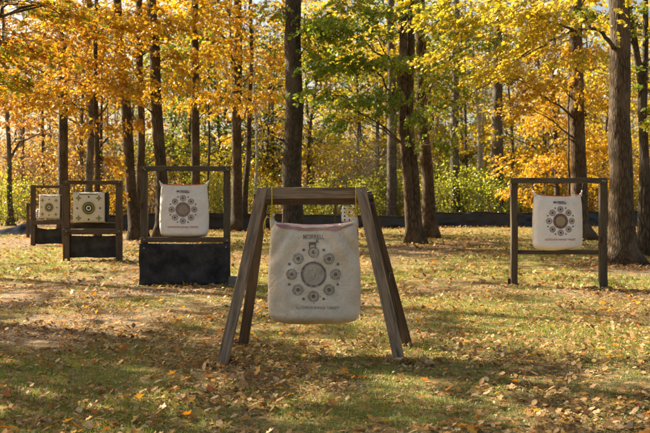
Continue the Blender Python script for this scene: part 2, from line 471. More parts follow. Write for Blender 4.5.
tree_seed = [0]
def tree(label, stems, blobs, pal, bark=None, name='tree', leaf=.082, group=None, lod=0, limbs=True, upper=0, upper_z=(8, 14), upper_r=3.0,
         upper_n=570, cat='tree', limb_extra=(), seed=None, upspread=3.2, per=16, wblobs=()):
    """stems: list of [(px, py, d) ...path..., diameter_m]; blobs: (px,py,d,rx,ry,rz,n)"""
    tree_seed[0] += 1; sd = tree_seed[0]
    r_ = random.Random(sd * 13)
    bark = bark or BARK
    mb = MB()
    paths = []
    for st in stems:
        path, dia = st
        d0 = path[0][1]
        pts = [Vector((X(px, d), d, z if z is not None else 0)) for px, d, z in path]
        base = pts[0]; base.z = gz(base.x, base.y) - .12
        # densify with wobble
        P = []
        for i in range(len(pts) - 1):
            n_ = max(3, int((pts[i + 1] - pts[i]).length / .55))
            for k in range(n_): P.append(pts[i].lerp(pts[i + 1], k / n_))
        P.append(pts[-1])
        H = P[-1].z
        Q = []; Rr = []
        for p in P:
            h = max(0, p.z - P[0].z)
            w = min(1, h / 2) * .045
            q = p + Vector((mnoise.noise(Vector((h * .35, sd, 1))), mnoise.noise(Vector((h * .35, sd, 7))), 0)) * w * 2
            Q.append(q)
            r = dia / 2 * (1 - .62 * (h / max(H, 1)) ** 1.2) * (1 + .62 * math.exp(-h / .25) + .2 * math.exp(-h / 1.0))
            Rr.append(max(.02, r))
        V, Fc = tube_arrays(Q, Rr, 18 if dia > .2 else 10, True, .16, sd)
        # root lobes
        seg = 18 if dia > .2 else 10
        for i, v in enumerate(V):
            ring = i // seg; h = Q[ring].z - Q[0].z
            if h < .9:
                th = math.atan2(v.y - Q[ring].y, v.x - Q[ring].x)
                k = .42 * math.exp(-h / .3) * max(0, math.cos(3.0 * th + sd) + .35 * math.cos(5 * th + 2 * sd))
                V[i] = Q[ring] + (v - Q[ring]) * (1 + k)
        mb.add(V, Fc)
        if dia > .2:   # broken branch stubs and burls
            for _ in range(5):
                i = r_.randrange(4, len(Q) - 2); a = r_.uniform(0, 6.28); o_ = Vector((math.cos(a), math.sin(a), r_.uniform(.1, .7))); p0 = Q[i] + o_ * Rr[i] * .6; ln = r_.uniform(.08, .5)
                mb.tube([p0, p0 + o_ * (Rr[i] * .4 + ln * .4), p0 + o_ * (Rr[i] * .4 + ln) + Vector((0, 0, .03))], [r_.uniform(.03, .06), .022, .012], 6)
        paths.append((Q, Rr))
    Q, Rr = paths[0]
    base = Q[0].copy(); base.z += .12
    root = empty(name, base)
    tag(root, label, cat, group)
    B = [(at(px, py, d), (rx, ry, rz), int(n * 1.5)) for px, py, d, rx, ry, rz, n in blobs]
    U = []
    for i in range(upper):
        a = 2 * math.pi * (i + r_.random() * .7) / upper
        z = r_.uniform(*upper_z); rr = r_.uniform(.35, 1.0) * upspread
        k = min(range(len(Q)), key=lambda q: abs(Q[q].z - z))
        U.append((Vector((Q[k].x + rr * math.cos(a), Q[k].y + rr * math.sin(a), z)), (upper_r * r_.uniform(.7, 1.1), upper_r * r_.uniform(.7, 1.1), upper_r * .5), upper_n))
    U += [(Vector(b[:3]), b[3:6], b[6]) for b in wblobs]
    def trunk_at(z, which=0):
        Q, Rr = paths[which]
        k = min(range(len(Q)), key=lambda q: abs(Q[q].z - z)); return Q[k], Rr[k]
    if limbs:
        for j, (c, r, n) in enumerate(B + U if limbs is True else U):
            wh = r_.randrange(len(paths))
            hd = math.hypot(c.x - paths[wh][0][0].x, c.y - paths[wh][0][0].y)
            zt = max(1.8, c.z - .35 * hd - r_.uniform(0, .5)); zt = min(zt, paths[wh][0][-1].z * .97)
            p0, r0 = trunk_at(zt, wh)
            Ln = (c - p0).length
            rad = min(r0 * .36, .009 + .009 * Ln)
            pts = curve_pts(p0, c, 7, .12, .12, sd + j)
            mb.tube(pts, [rad * (1 - .75 * i / 7) for i in range(8)], 6, cap=False)
            for q in range(5 if j < len(B) else 3):
                e = c + Vector((r_.uniform(-1, 1) * r[0], r_.uniform(-1, 1) * r[1], r_.uniform(-.8, .8) * r[2])) * .9
                s0 = pts[r_.randrange(3, 8)]
                pp = curve_pts(s0, e, 5, .08, .16, sd + j + q * 3)
                mb.tube(pp, [rad * .42 * (1 - .75 * i / 5) for i in range(6)], 5, cap=False)
                for w in range(2):
                    s1 = pp[r_.randrange(2, 5)]; e1 = s1 + Vector((r_.uniform(-1, 1), r_.uniform(-1, 1), r_.uniform(-.5, .3))) * .7
                    mb.tube(curve_pts(s1, e1, 3, .05, .15, q + w), [rad * .2, rad * .16, rad * .12, rad * .06], 4, cap=False)
    for path, r0 in limb_extra:
        pts = [at(*p) for p in path]
        P = []
        for i in range(len(pts) - 1):
            for k in range(4):
                P.append(pts[i].lerp(pts[i + 1], k / 4) + Vector((r_.uniform(-1, 1), r_.uniform(-1, 1), r_.uniform(-1, 1))) * .02)
        P.append(pts[-1])
        mb.tube(P, [r0 * (1 - .8 * i / len(P)) for i in range(len(P))], 7, cap=True)
    for i, v in enumerate(mb.v): mb.v[i] = (v[0] - base.x, v[1] - base.y, v[2] - base.z)
    mb.build('trunk', bark, root)
    tp = np.array(Q[len(Q) // 2])
    bs = np.array(base)
    if B or U:
        tw = []
        if B:
            P, D, Nm, S = sprays(B, leaf, twigmb=tw, trunkpt=tp, per=per)
        else: P = np.zeros((0, 3)); D = P; Nm = P; S = np.zeros(0)
        me = None
        if U:
            P2, D2, N2, S2 = sprays(U, .135, per=12, trunkpt=tp)
            P = np.concatenate([P, P2]); D = np.concatenate([D, D2]); Nm = np.concatenate([Nm, N2]); S = np.concatenate([S, S2])
        keep = P[:, 2] > 1.0
        P, D, Nm, S = P[keep], D[keep], Nm[keep], S[keep]
        tw = [(a - bs, b - bs, r) for a, b, r in tw]
        me = leaf_mesh('crown', P - bs, D, Nm, S, rng.uniform(0, 1, len(P)), lod, tw=tw)
        cr = link('crown', me, [PAL[pal], TWIG], root)
    return root

# ------------------------------------------------------------------ ground
def path_mask(x, y):
    """0..1 bare trodden earth"""
    def blob(px, py, rx, ry):
        d = gd(py); cx = X(px, d)
        dx = (x - cx) / (rx / F * d); dy = (y - d) / (HC * F * ry / (py - HOR) ** 2)
        return max(0.0, 1.25 - math.sqrt(dx * dx + dy * dy))
    m = 0
    m = max(m, blob(40, 330, 110, 26), blob(150, 292, 90, 7), blob(185, 290, 60, 5), blob(620, 294, 80, 6), blob(20, 300, 60, 14), blob(250, 372, 60, 14) * .7, blob(330, 385, 40, 14) * .4)
    m = max(m, blob(410, 250, 50, 12) * .8, blob(625, 268, 50, 10) * .9, blob(30, 240, 90, 10) * .9, blob(120, 240, 60, 8) * .8)
    w = .45 * mnoise.noise(Vector((x * 1.1, y * .8, 4))) + .25 * mnoise.noise(Vector((x * 4, y * 3, 8)))
    return max(0.0, min(1.0, m * 1.1 + w * (1 if m > .05 else .2) - .12))

def grass_mask(x, y):
    p = path_mask(x, y)
    g = .68 + .8 * mnoise.noise(Vector((x * .45, y * .28, 1.7))) + .5 * mnoise.noise(Vector((x * 1.6, y * 1.2, 2.7)))
    g *= 1 - p
    if y < 7: g *= .8
    if y > 36: g *= max(0, 1 - (y - 36) / 8)
    return max(0.0, min(1.0, g))

def build_ground():
    xs = []; 
    def axis(lo, hi, fine_lo, fine_hi, step):
        a = list(np.arange(fine_lo, fine_hi, step))
        s = step; v = fine_hi
        while v < hi: a.append(v); s *= 1.25; v += s
        a.append(hi)
        s = step; v = fine_lo
        b = []
        while v > lo: s *= 1.25; v -= s; b.append(max(v, lo))
        return b[::-1] + a
    xs = axis(-400, 400, -14, 14, .11); ys = axis(-60, 600, 3.2, 44, .13)
    nx, ny = len(xs), len(ys)
    V = np.zeros((ny, nx, 3)); g = np.zeros((ny, nx)); pm = np.zeros((ny, nx))
    for j, y in enumerate(ys):
        for i, x in enumerate(xs):
            V[j, i] = (x, y, gz(x, y))
            if -16 < x < 16 and 2 < y < 46:
                pm[j, i] = path_mask(x, y); g[j, i] = grass_mask(x, y)
            elif y < 46: g[j, i] = .6
    idx = np.arange(nx * ny).reshape(ny, nx)
    q = np.stack([idx[:-1, :-1], idx[:-1, 1:], idx[1:, 1:], idx[1:, :-1]], -1).reshape(-1, 4)
    me = fast_mesh('ground', V.reshape(-1, 3), q.ravel(), np.arange(len(q)) * 4, smooth=True)
    for nm, arr in (('grassy', g), ('bare', pm)):
        a = me.attributes.new(nm, 'FLOAT', 'POINT'); a.data.foreach_set('value', arr.ravel().astype(np.float32))
    m, nt, out = new_mat('ground'); L = nt.links
    mp = mapping(nt, (1, 1, 1))
    ga = N(nt, 'ShaderNodeAttribute', attribute_name='grassy'); ba = N(nt, 'ShaderNodeAttribute', attribute_name='bare')
    def noi(s, d=5, r=.6):
        n = N(nt, 'ShaderNodeTexNoise'); n.inputs['Scale'].default_value = s; n.inputs['Detail'].default_value = d; n.inputs['Roughness'].default_value = r
        L.new(mp.outputs[0], n.inputs['Vector']); return n
    n1 = noi(3); n2 = noi(40, 4); n3 = noi(14, 4)
    soil = ramp(nt, [(.3, (.03, .022, .014)), (.5, (.09, .065, .04)), (.72, (.17, .125, .08))]); L.new(n2.outputs['Fac'], soil.inputs[0])
    dirt = ramp(nt, [(.3, (.11, .088, .062)), (.6, (.2, .165, .118)), (.8, (.27, .225, .165))]); L.new(n3.outputs['Fac'], dirt.inputs[0])
    gr = ramp(nt, [(.3, (.04, .048, .012)), (.48, (.16, .155, .042)), (.68, (.36, .31, .1))]); L.new(n2.outputs['Fac'], gr.inputs[0])
    # crumbled leaf bits
    v = N(nt, 'ShaderNodeTexVoronoi'); v.inputs['Scale'].default_value = 16; v.inputs['Randomness'].default_value = 1
    L.new(mp.outputs[0], v.inputs['Vector'])
    sep = N(nt, 'ShaderNodeSeparateColor'); L.new(v.outputs['Color'], sep.inputs[0])
    lit = ramp(nt, [(0, (.06, .035, .02)), (.3, (.2, .11, .05)), (.55, (.36, .2, .1)), (.8, (.42, .17, .04)), (1, (.4, .3, .18))]); L.new(sep.outputs[0], lit.inputs[0])
    ma = N(nt, 'ShaderNodeMath', operation='GREATER_THAN'); L.new(sep.outputs[1], ma.inputs[0]); ma.inputs[1].default_value = .45
    c = mixc(nt, ga.outputs['Fac'], soil.outputs[0], gr.outputs[0])
    c = mixc(nt, ba.outputs['Fac'], c, dirt.outputs[0])
    mm = N(nt, 'ShaderNodeMath', operation='MULTIPLY'); L.new(ma.outputs[0], mm.inputs[0]); mm.inputs[1].default_value = .55
    c = mixc(nt, mm.outputs[0], c, lit.outputs[0])
    b = N(nt, 'ShaderNodeBump'); b.inputs['Strength'].default_value = .7; b.inputs['Distance'].default_value = .03; L.new(n2.outputs['Fac'], b.inputs['Height'])
    p = N(nt, 'ShaderNodeBsdfPrincipled'); p.inputs['Roughness'].default_value = .95; p.inputs['Specular IOR Level'].default_value = .15
    L.new(c, p.inputs['Base Color']); L.new(b.outputs[0], p.inputs['Normal']); L.new(p.outputs[0], out.inputs[0])
    tag(link('ground', me, m), kind='structure')
build_ground()

def scatter(n, y0, y1, power=1.0, margin=1.25):
    """points on the ground inside the view wedge (plus margin)"""
    u = rng.uniform(0, 1, n)
    y = (y0 ** (2 - power) + u * (y1 ** (2 - power) - y0 ** (2 - power))) ** (1 / (2 - power))
    x = rng.uniform(-1, 1, n) * (.36 * margin * y + .5)
    return x, y

def litter(name, n, y0, y1, power, smin, smax, mat, label, lod=0, lift=.012, shp=False, dens=.72):
    x, y = scatter(n, y0, y1, power)
    keep = []
    zz = np.zeros(n)
    for i in range(n):
        cl = mnoise.noise(Vector((x[i] * .9, y[i] * .9, 21))) + .6 * mnoise.noise(Vector((x[i] * 3.3, y[i] * 3.3, 31)))
        if rnd.random() < dens + 1.3 * cl: keep.append(i); zz[i] = gz(x[i], y[i])
    k = np.array(keep); x, y, zz = x[k], y[k], zz[k]; n = len(k)
    P = np.stack([x, y, zz + rng.uniform(.004, lift + .012, n)], 1)
    D = rng.normal(size=(n, 3)) * np.array([1, 1, .14]); Nm = np.array([0, 0, 1.0]) + rng.normal(size=(n, 3)) * .3
    S = smin + (smax - smin) * rng.uniform(0, 1, n) ** 1.4
    flip = rng.uniform(0, 1, n) < .55
    Nm[flip] *= -1
    P[:, 2] += S * .08
    me = leaf_mesh(name, P, D, Nm, S, rng.uniform(0, 1, n), lod, curl=.34, shape=HALF if shp else np.array([(0, 0), (.14, .2), (.36, .3), (.55, .34), (.8, .2), (1, 0)]))
    tag(link(name, me, mat), label, 'fallen leaves', kind='stuff')

litter('fallen_leaves', 19000, 4.2, 13, .9, .02, .06, LITTER, 'small oval brown and tan fallen leaves strewn over the near grass')
litter('fallen_leaves', 11500, 4.2, 13, .9, .022, .06, LITTER, 'larger lobed brown and tan fallen leaves lying over the near grass', shp=True, dens=.6)
litter('leaf_crumbs', 70000, 4.2, 12, .9, .008, .024, LITTER, 'crumbled bits of dry leaf between the near grass blades', lod=1, lift=.0, dens=.85)
litter('fallen_leaves', 28000, 13, 44, .8, .045, .11, LITTER, 'brown leaf litter spread across the clearing back to the black fence', lod=1)
litter('fallen_leaves', 1700, 4.2, 16, .9, .035, .08, LITTER_BRIGHT, 'fresh orange and yellow leaves scattered over the near grass', shp=True)
litter('fallen_leaves', 4500, 15, 44, .8, .05, .1, LITTER_BRIGHT, 'bright orange leaves dotted over the far part of the clearing', lod=1)
litter('fallen_leaves', 16000, 44, 85, .9, .12, .24, LITTER, 'leaf litter on the woodland floor behind the black fence', lod=1)

def grass(name, n, y0, y1, power, h0, h1, w, label):
    tufts = n // 9
    tx, ty = scatter(tufts, y0, y1, power)
    V = []; tones = []
    Ps = []; Hs = []
    for i in range(tufts):
        g = grass_mask(tx[i], ty[i])
        if rnd.random() > g * 1.15: continue
        hh = .45 + .9 * g
        t0 = mnoise.noise(Vector((tx[i] * .5, ty[i] * .5, 77))) * .5
        z = gz(tx[i], ty[i])
        for _ in range(9):
            Ps.append((tx[i] + rnd.gauss(0, .035), ty[i] + rnd.gauss(0, .035), z - .004)); Hs.append((hh * rnd.uniform(h0, h1), max(0, min(1, .5 + t0 + rnd.uniform(-.3, .3)))))
    P = np.array(Ps); H = np.array(Hs); n = len(P)
    a = rng.uniform(0, 2 * math.pi, n); side = np.stack([np.cos(a), np.sin(a), np.zeros(n)], 1) * w / 2
    ln = rng.normal(size=(n, 2)) * .5
    lean = np.stack([ln[:, 0], ln[:, 1], np.zeros(n)], 1) * H[:, :1]
    up = np.array([0, 0, 1.0]) * H[:, :1]
    v = np.stack([P - side, P + side, P + side * .7 + up * .6 + lean * .35, P - side * .7 + up * .6 + lean * .35, P + up * .85 + lean], 1).reshape(-1, 3)
    pat = np.array([0, 1, 2, 3, 3, 2, 4]); loops = (np.arange(n)[:, None] * 5 + pat).ravel(); starts = (np.arange(n)[:, None] * 7 + np.array([0, 4])).ravel()
    me = fast_mesh(name, v, loops, starts, np.repeat(H[:, 1], 5))
    tag(link(name, me, GRASS), label, 'grass', kind='stuff')
grass('grass', 230000, 4.2, 12, .9, .012, .042, .004, 'short patchy grass growing in the near clearing')
grass('grass', 130000, 12, 42, .8, .02, .065, .009, 'patchy yellowish grass in the far clearing up to the black fence')

# ------------------------------------------------------------------ sawhorse frame
SAW = empty('a_frame_stand', (X(311, 7.25), 7.25, gz(-.1, 7.25)))
tag(SAW, 'grey weathered timber A-frame stand, nearest, with two cross beams and four splayed legs', 'target stand')
def rel(root, p): return Vector(p) - root.location
def foot(px, py):
    d = gd(py); x = X(px, d); return Vector((x, d, gz(x, d) - .03))
tl = at(262.5, 189, 7.19); tr = at(360.5, 187.5, 7.19)
board('leg', rel(SAW, tl), rel(SAW, foot(221.5, 365)), .084, .036, WOOD_GREY, SAW)
board('leg', rel(SAW, tr), rel(SAW, foot(401, 363)), .086, .036, WOOD_GREY, SAW)
board('leg', rel(SAW, at(264, 195, 7.345)), rel(SAW, foot(243, 345)), .085, .038, WOOD_BROWN, SAW)
board('leg', rel(SAW, at(366, 192, 7.345)), rel(SAW, foot(409, 347)), .085, .038, WOOD_BROWN, SAW)
board('beam', rel(SAW, at(258, 193.6, 7.232)), rel(SAW, at(364, 192.5, 7.232)), .089, .038, WOOD_GREY, SAW)
board('beam', rel(SAW, at(254, 199.5, 7.302)), rel(SAW, at(373.5, 199, 7.302)), .089, .038, WOOD_BROWN, SAW)
def screw(parent, p, r=.006, name='screw', mat=None):
    mb = MB(); mb.tube([Vector(p), Vector(p) + Vector((0, -.004, 0))], r, 8)
    return mb.build(name, mat or METAL, parent, smooth=False)
for px, py in ((262.5, 192), (260.5, 198), (361, 191), (363, 197)):
    screw(SAW, rel(SAW, at(px, py, 7.169)))
# small metal hinge tab on the right pair of legs
bm = bmesh.new(); bmesh.ops.create_cube(bm, size=1, matrix=Matrix.Translation(rel(SAW, at(391, 276, 7.14))) @ Matrix.Diagonal((.022, .06, .05, 1)))
from_bm('hinge', bm, WOOD_BROWN, SAW)

# ------------------------------------------------------------------ bags
def sup(x, a, n): return max(0.0, 1 - min(1.0, abs(x) / a) ** n) ** (1 / n)

class Bag:
    """stuffed woven bag; local origin = centre of the front face; x right, z up, front faces -y"""
    def __init__(s, w, h, t, wr=.008, seed=0, topw=.94, sag=.018):
        s.w, s.h, s.t, s.wr, s.seed, s.topw, s.sag = w, h, t, wr, seed, topw, sag
    def half(s, v):   # v -1 (bottom) .. 1 (top)
        a = s.w / 2 * (s.topw + (1 - s.topw) * min(1, (1 - v) * .8))
        a *= 1 - .03 * abs(v - .05) ** 2 + .012 * mnoise.noise(Vector((v * 2.5, s.seed, 1)))
        if v < -.72: a *= .86 + .14 * math.sqrt(max(0, 1 - ((-.72 - v) / .28) ** 2))
        return a
    def depth(s, v):
        if v > 0: return s.t / 2 * (1 - .35 * v ** 2.5)
        return s.t / 2 * (1 + .06 * -v) * (1 - .85 * max(0, (-v - .78) / .22) ** 2.6)
    def front(s, x, z):
        v = max(-1, min(1, 2 * z / s.h)); a = s.half(v); b = s.depth(v)
        y = -b * sup(x, a * 1.001, 3.2)
        w = mnoise.noise(Vector((x * 5 + s.seed, z * 4, s.seed))) + .5 * mnoise.noise(Vector((x * 11, z * 9 + s.seed, 3)))
        # creases running from the hung corners to the middle
        cx = abs(x) / (s.w / 2); t = (1 - v) / 2
        fold = (1.3 - 2.6 * math.sqrt(.03 + math.sin((cx - t * 1.1) * 8 + s.seed) ** 2)) * math.exp(-((cx - (1 - t * 1.2)) ** 2) * 6) * max(0, 1 - t * 1.7)
        return y + s.wr * w + s.wr * (1.1 if s.wr > .02 else .9) * fold
    def mesh(s, mats, parent, trim_side=False, top_slot=1):
        nu, nv = 160, 120
        V = []; Fc = []; M = []
        rows = []
        for j in range(nv + 1):
            v = -1 + 2 * j / nv
            z = v * s.h / 2
            a = s.half(v)
            row = []
            for i in range(nu):
                th = 2 * math.pi * i / nu
                c_, s_ = math.cos(th), math.sin(th)
                x = a * math.copysign(abs(c_) ** .72, c_)
                zz = z
                if v > .5: zz -= s.sag * (1 - (x / a) ** 2) * (v - .5) * 2
                if v < -.6: zz += .03 * s.h * (abs(x / a) ** 4) * (-v - .6) / .4
                if s_ <= 0: y = s.front(x, z) if abs(c_) < .995 else 0
                else: y = s.depth(v) * sup(x, a * 1.001, 3.2) * .95 + s.wr * mnoise.noise(Vector((x * 5, z * 5, 50)))
                row.append(len(V)); V.append((x, y, zz))
            rows.append(row)
        for j in range(nv):
            for i in range(nu):
                i2 = (i + 1) % nu
                Fc.append((rows[j][i], rows[j][i2], rows[j + 1][i2], rows[j + 1][i]))
                th = 2 * math.pi * (i + .5) / nu
                sn = math.sin(th)
                M.append(1 if (.12 < sn < .75 and len(mats) > 1 and trim_side) else (0 if (j < nv - 1 or sn < 0.3) else min(top_slot, len(mats) - 1)))
        # bottom cap & top (slack, sunken inner)
        Fc.append(tuple(rows[0])); M.append(0)
        prev = rows[-1]; slots = [top_slot] * 8
        for k in range(1, 5):
            row = []
            f = 1 - k / 4.6
            for i in range(nu):
                x, y, z = V[rows[-1][i]]
                row.append(len(V)); V.append((x * (1 - .12 * k / 4), y * f, z - .012 * k + .008 * mnoise.noise(Vector((x * 14, y * 14, k)))))
            for i in range(nu):
                i2 = (i + 1) % nu
                Fc.append((prev[i], prev[i2], row[i2], row[i])); M.append(min(slots[k], len(mats) - 1))
            prev = row
        Fc.append(tuple(prev)); M.append(min(slots[4], len(mats) - 1))
        me = bpy.data.meshes.new('bag_body'); me.from_pydata(V, [], Fc)
        me.polygons.foreach_set('use_smooth', [True] * len(Fc)); me.polygons.foreach_set('material_index', M); me.update()
        return link('bag_body', me, mats, parent)

class Print:
    def __init__(s, surf, off=.0045): s.surf = surf; s.mb = MB(); s.off = off
    def _map(s, x, z, lay): return (x, s.surf(x, z) - s.off - .0012 * lay, z)
    def ring(s, cx, cz, r0, r1, mi, lay=0, seg=36, wob=0):
        nr = max(1, int((r1 - r0) / .012) + 1)
        V = []
        for j in range(nr + 1):
            r = r0 + (r1 - r0) * j / nr
            for i in range(seg):
                th = 2 * math.pi * i / seg; rr = max(r, .0005)
                V.append(s._map(cx + rr * math.cos(th), cz + rr * math.sin(th), lay))
        Fc = [(j * seg + i, j * seg + (i + 1) % seg, (j + 1) * seg + (i + 1) % seg, (j + 1) * seg + i) for j in range(nr) for i in range(seg)]
        s.mb.add(V, Fc, mi)
    def poly(s, pts, mi, lay=0):
        s.mb.add([s._map(x, z, lay) for x, z in pts], [tuple(range(len(pts)))], mi)
    def text(s, body, cx, cz, width, height, mi, lay=0, bold=.012, shear=0.0):
        cu = bpy.data.curves.new('txt', 'FONT'); cu.body = body; cu.align_x = 'CENTER'; cu.offset = bold; cu.resolution_u = 3; cu.shear = shear
        o = bpy.data.objects.new('txt', cu); COL.objects.link(o)
        bpy.context.view_layer.update()
        dg = bpy.context.evaluated_depsgraph_get(); me = bpy.data.meshes.new_from_object(o.evaluated_get(dg))
        bm = bmesh.new(); bm.from_mesh(me); bmesh.ops.triangulate(bm, faces=bm.faces)
        co = [v.co.copy() for v in bm.verts]
        x0, x1 = min(c.x for c in co), max(c.x for c in co); y0, y1 = min(c.y for c in co), max(c.y for c in co)
        V = [s._map(cx + ((c.x - x0) / (x1 - x0) - .5) * width, cz + ((c.y - y0) / (y1 - y0) - .5) * height, lay) for c in co]
        s.mb.add(V, [tuple(v.index for v in f.verts) for f in bm.faces], mi)
        bm.free(); bpy.data.objects.remove(o); bpy.data.curves.remove(cu); bpy.data.meshes.remove(me)
    def build(s, name, mats, parent): return s.mb.build(name, mats, parent, smooth=False)

DEER = [(-.030, 0), (-.027, -.028), (-.023, -.028), (-.021, -.004), (.006, -.004), (.008, -.028), (.012, -.028), (.014, 0), (.016, .006), (.023, .012), (.028, .009), (.031, .012),
        (.024, .021), (.028, .032), (.025, .032), (.021, .022), (.017, .032), (.014, .032), (.017, .02), (.011, .013), (-.02, .013), (-.031, .012)]

def bullseye(bag, parent, mats, disc=.1, orbit=.166, cz=0.0, brand_z=.19, foot_z=-.165, red=True, deer=False, fill=True, small=1.0):
    """mats: 0 dark ink, 1 brown ink, 2 centre tint, 3 red ink"""
    p = Print(bag.front)
    p.ring(0, cz, disc * (.87 if fill else .84), disc, 0 if not fill else 1, 0, 48)
    if fill:
        p.ring(0, cz, disc * .62, disc * .87, 1, 0, 40); p.ring(0, cz, .0, disc * .62, 2, 0, 40)
    for k in range(4 if fill else 6):
        r = disc * (.12 + .125 * k); p.ring(0, cz, r, r + disc * (.035 if fill else .05), 1 if fill else 4, 1, 40)
    for k in range(8):
        a = math.pi / 4 * k; x, z = orbit * math.cos(a), cz + orbit * math.sin(a)
        R = .043 * small
        p.ring(x, z, R * .82, R, 1, 0, 24); p.ring(x, z, R * .58, R * .68, 1, 0, 24); p.ring(x, z, 0, R * .38, 0, 0, 20)
        a += math.pi / 8; x, z = orbit * 1.2 * math.cos(a), cz + orbit * 1.2 * math.sin(a)
        p.ring(x, z, 0, .0105, 0, 0, 16)
    q = p
    if deer:
        q.text('MORRELL', 0, brand_z + .01, .165, .036, 0, bold=.004)
        q.poly([(x * 1.25, z * 1.25 + brand_z - .048) for x, z in DEER], 0, 1)
        q.text('OUTDOOR RANGE TARGET', .03, foot_z - .01, .34, .022, 4)
    else:
        q.text('MORRELL', 0, brand_z, .19, .034, 0, bold=.03)
        q.ring(.088, brand_z - .022, 0, .004, 0)
        q.poly([(-.03, brand_z - .026), (.09, brand_z - .026), (.09, brand_z - .021), (-.03, brand_z - .021)], 0)
        q.text('OUTDOOR RANGE TARGET', 0, foot_z, .45, .027, 3, bold=.02)
    hr = random.Random(int(abs(foot_z) * 9999))
    for _ in range(70 if deer else 34):   # arrow holes
        x, z = hr.gauss(0, .12), cz + hr.gauss(0, .13)
        if abs(x) < .3 and abs(z) < .3: q.ring(x, z, 0, hr.uniform(.0022, .0045), 0, 3, 7)
    q.build('target_print', mats, parent)

CLOTH1 = (.76, .68, .56)
BAG1 = fabric_mat('dirty_woven_bag', CLOTH1, (.42, .34, .25), .6, 3)
BAG2 = fabric_mat('white_woven_bag', (.8, .78, .73), (.46, .42, .36), .4, 8)
BAG3 = fabric_mat('white_woven_bag_right', (.82, .81, .78), (.6, .56, .5), .3, 14)
PINK = fabric_mat('faded_pink_lining', (.42, .17, .2), (.55, .4, .36), .8, 5)
REDT = fabric_mat('red_side_panel', (.5, .1, .05), (.42, .16, .1), .4, 6)

def ear(parent, pts, r, mat, name='corner_tie'):
    mb = MB(); mb.tube([Vector(p) for p in pts], r, 8); return mb.build(name, mat, parent)

# --- nearest bag
D1 = 7.22
b1 = Bag(.745, .82, .30, .026, 2.3, .94, .026)
c1 = at(314.3, 272.8, D1)
B1 = empty('target_bag', c1); B1.rotation_euler = (0, 0, math.radians(-1.5))
tag(B1, 'large dirty off-white bag target with faded black rings hanging by yellow ropes in the A-frame', 'target bag', 'archery bag targets')
b1.mesh([BAG1, PINK, BAG1], B1, False, 1)
inkD = print_mat('faded_black_ink', (.08, .072, .068), CLOTH1, .36, .6)
inkG = print_mat('faded_grey_ink', (.14, .125, .11), CLOTH1, .4, .55)
inkR = print_mat('faded_red_ink', (.3, .12, .1), CLOTH1, .7, .5)
inkF = print_mat('ghost_ink', (.26, .23, .2), CLOTH1, .35, .58)
bullseye(b1, B1, [inkD, inkG, inkG, inkR, inkF], .1, .172, .0, .283, -.25, deer=True, fill=False)
# folded pink and white top edge drooping over the front
def flap(bag, parent, x0, x1, zt, zb, mat, name, amp=.02, seed=0, proud=.006):
    n = 40; V = []; Fc = []
    for i in range(n + 1):
        t = i / n; x = x0 + (x1 - x0) * t
        lo = zb + amp * mnoise.noise(Vector((x * 9, seed, 0))) - .35 * (zb - zt) * 0
        edge = min(1, t * 6, (1 - t) * 6)
        lo = zt + (lo - zt) * (.25 + .75 * edge)
        for k in range(5):
            s_ = k / 4; z = zt + (lo - zt) * s_
            v = 2 * z / bag.h
            zz = z - (bag.sag * (1 - (x / bag.half(1)) ** 2) * max(0, (v - .5)) * 2)
            V.append((x, bag.front(x, min(z, bag.h / 2)) - proud - .006 * mnoise.noise(Vector((x * 20, k * .5, seed))) - .004 * math.sin(s_ * 3), zz))
    for i in range(n):
        for k in range(4): Fc.append((i * 5 + k, (i + 1) * 5 + k, (i + 1) * 5 + k + 1, i * 5 + k + 1))
    me = bpy.data.meshes.new(name); me.from_pydata(V, [], Fc); me.polygons.foreach_set('use_smooth', [True] * len(Fc)); me.update()
    return link(name, me, mat, parent)
flap(b1, B1, -.30, .31, .402, .362, PINK, 'top_trim', .018, 3)
flap(b1, B1, -.22, .33, .404, .388, BAG1, 'folded_hem', .02, 9, .012)
# corner ties and ropes
for sx, pxr in ((-1, 272.2), (1, 355.8)):
    cx = sx * .325
    top = Vector((X(pxr, D1) - c1.x, -.0, Z(212, D1) - c1.z))
    ear(B1, [(cx * .96, -.02, .36), (cx * 1.0, -.04, .40), (top.x + sx * .004, -.04, .425), (top.x, -.03, .45), (top.x - sx * .016, -.045, .472)], [.04, .03, .015, .011, .014], BAG1)
    mb = MB()
    zt = Z(187.2, 7.21) - c1.z
    zr = .45
    mb.tube([(top.x, -.035, zr), (top.x, -.040, zt - .03), (top.x, -.028, zt + .003), (top.x, .0, zt + .008), (top.x, .06, zt + .004), (top.x + .01, .105, zt - .06), (top.x + .01, .03, zr)], .0048, 7)
    mb.tube([Vector((top.x + .012 * math.cos(t * .9), -.035 + .016 * math.sin(t * .9), .44 + .0035 * t)) for t in range(22)], .005, 6)   # knot
    if sx < 0:   # loose coil beside the left corner
        for q in range(2):
            c0 = Vector((top.x - .045 - .012 * q, -.05, .40 - .02 * q))
            mb.tube([c0 + Vector((.04 * math.sin(t * .42 + q) + .03, .012 * math.sin(t * .8), .075 * math.cos(t * .42 + q) - .01)) for t in range(15)], .0042, 6)
        mb.tube([(top.x - .02, -.05, .33), (top.x - .045, -.05, .30), (top.x - .03, -.05, .25), (top.x - .055, -.045, .22)], .0042, 6)
    else:
        for q in range(3):
            c0 = Vector((top.x - .03 - .01 * q, -.05, .475 + .01 * q))
            mb.tube([c0 + Vector((.035 * math.sin(t * .45 + q * 2), .012 * math.sin(t * .8), .028 * math.cos(t * .45 + q * 2))) for t in range(15)], .0042, 6)
    mb.build('rope', ROPE, B1)

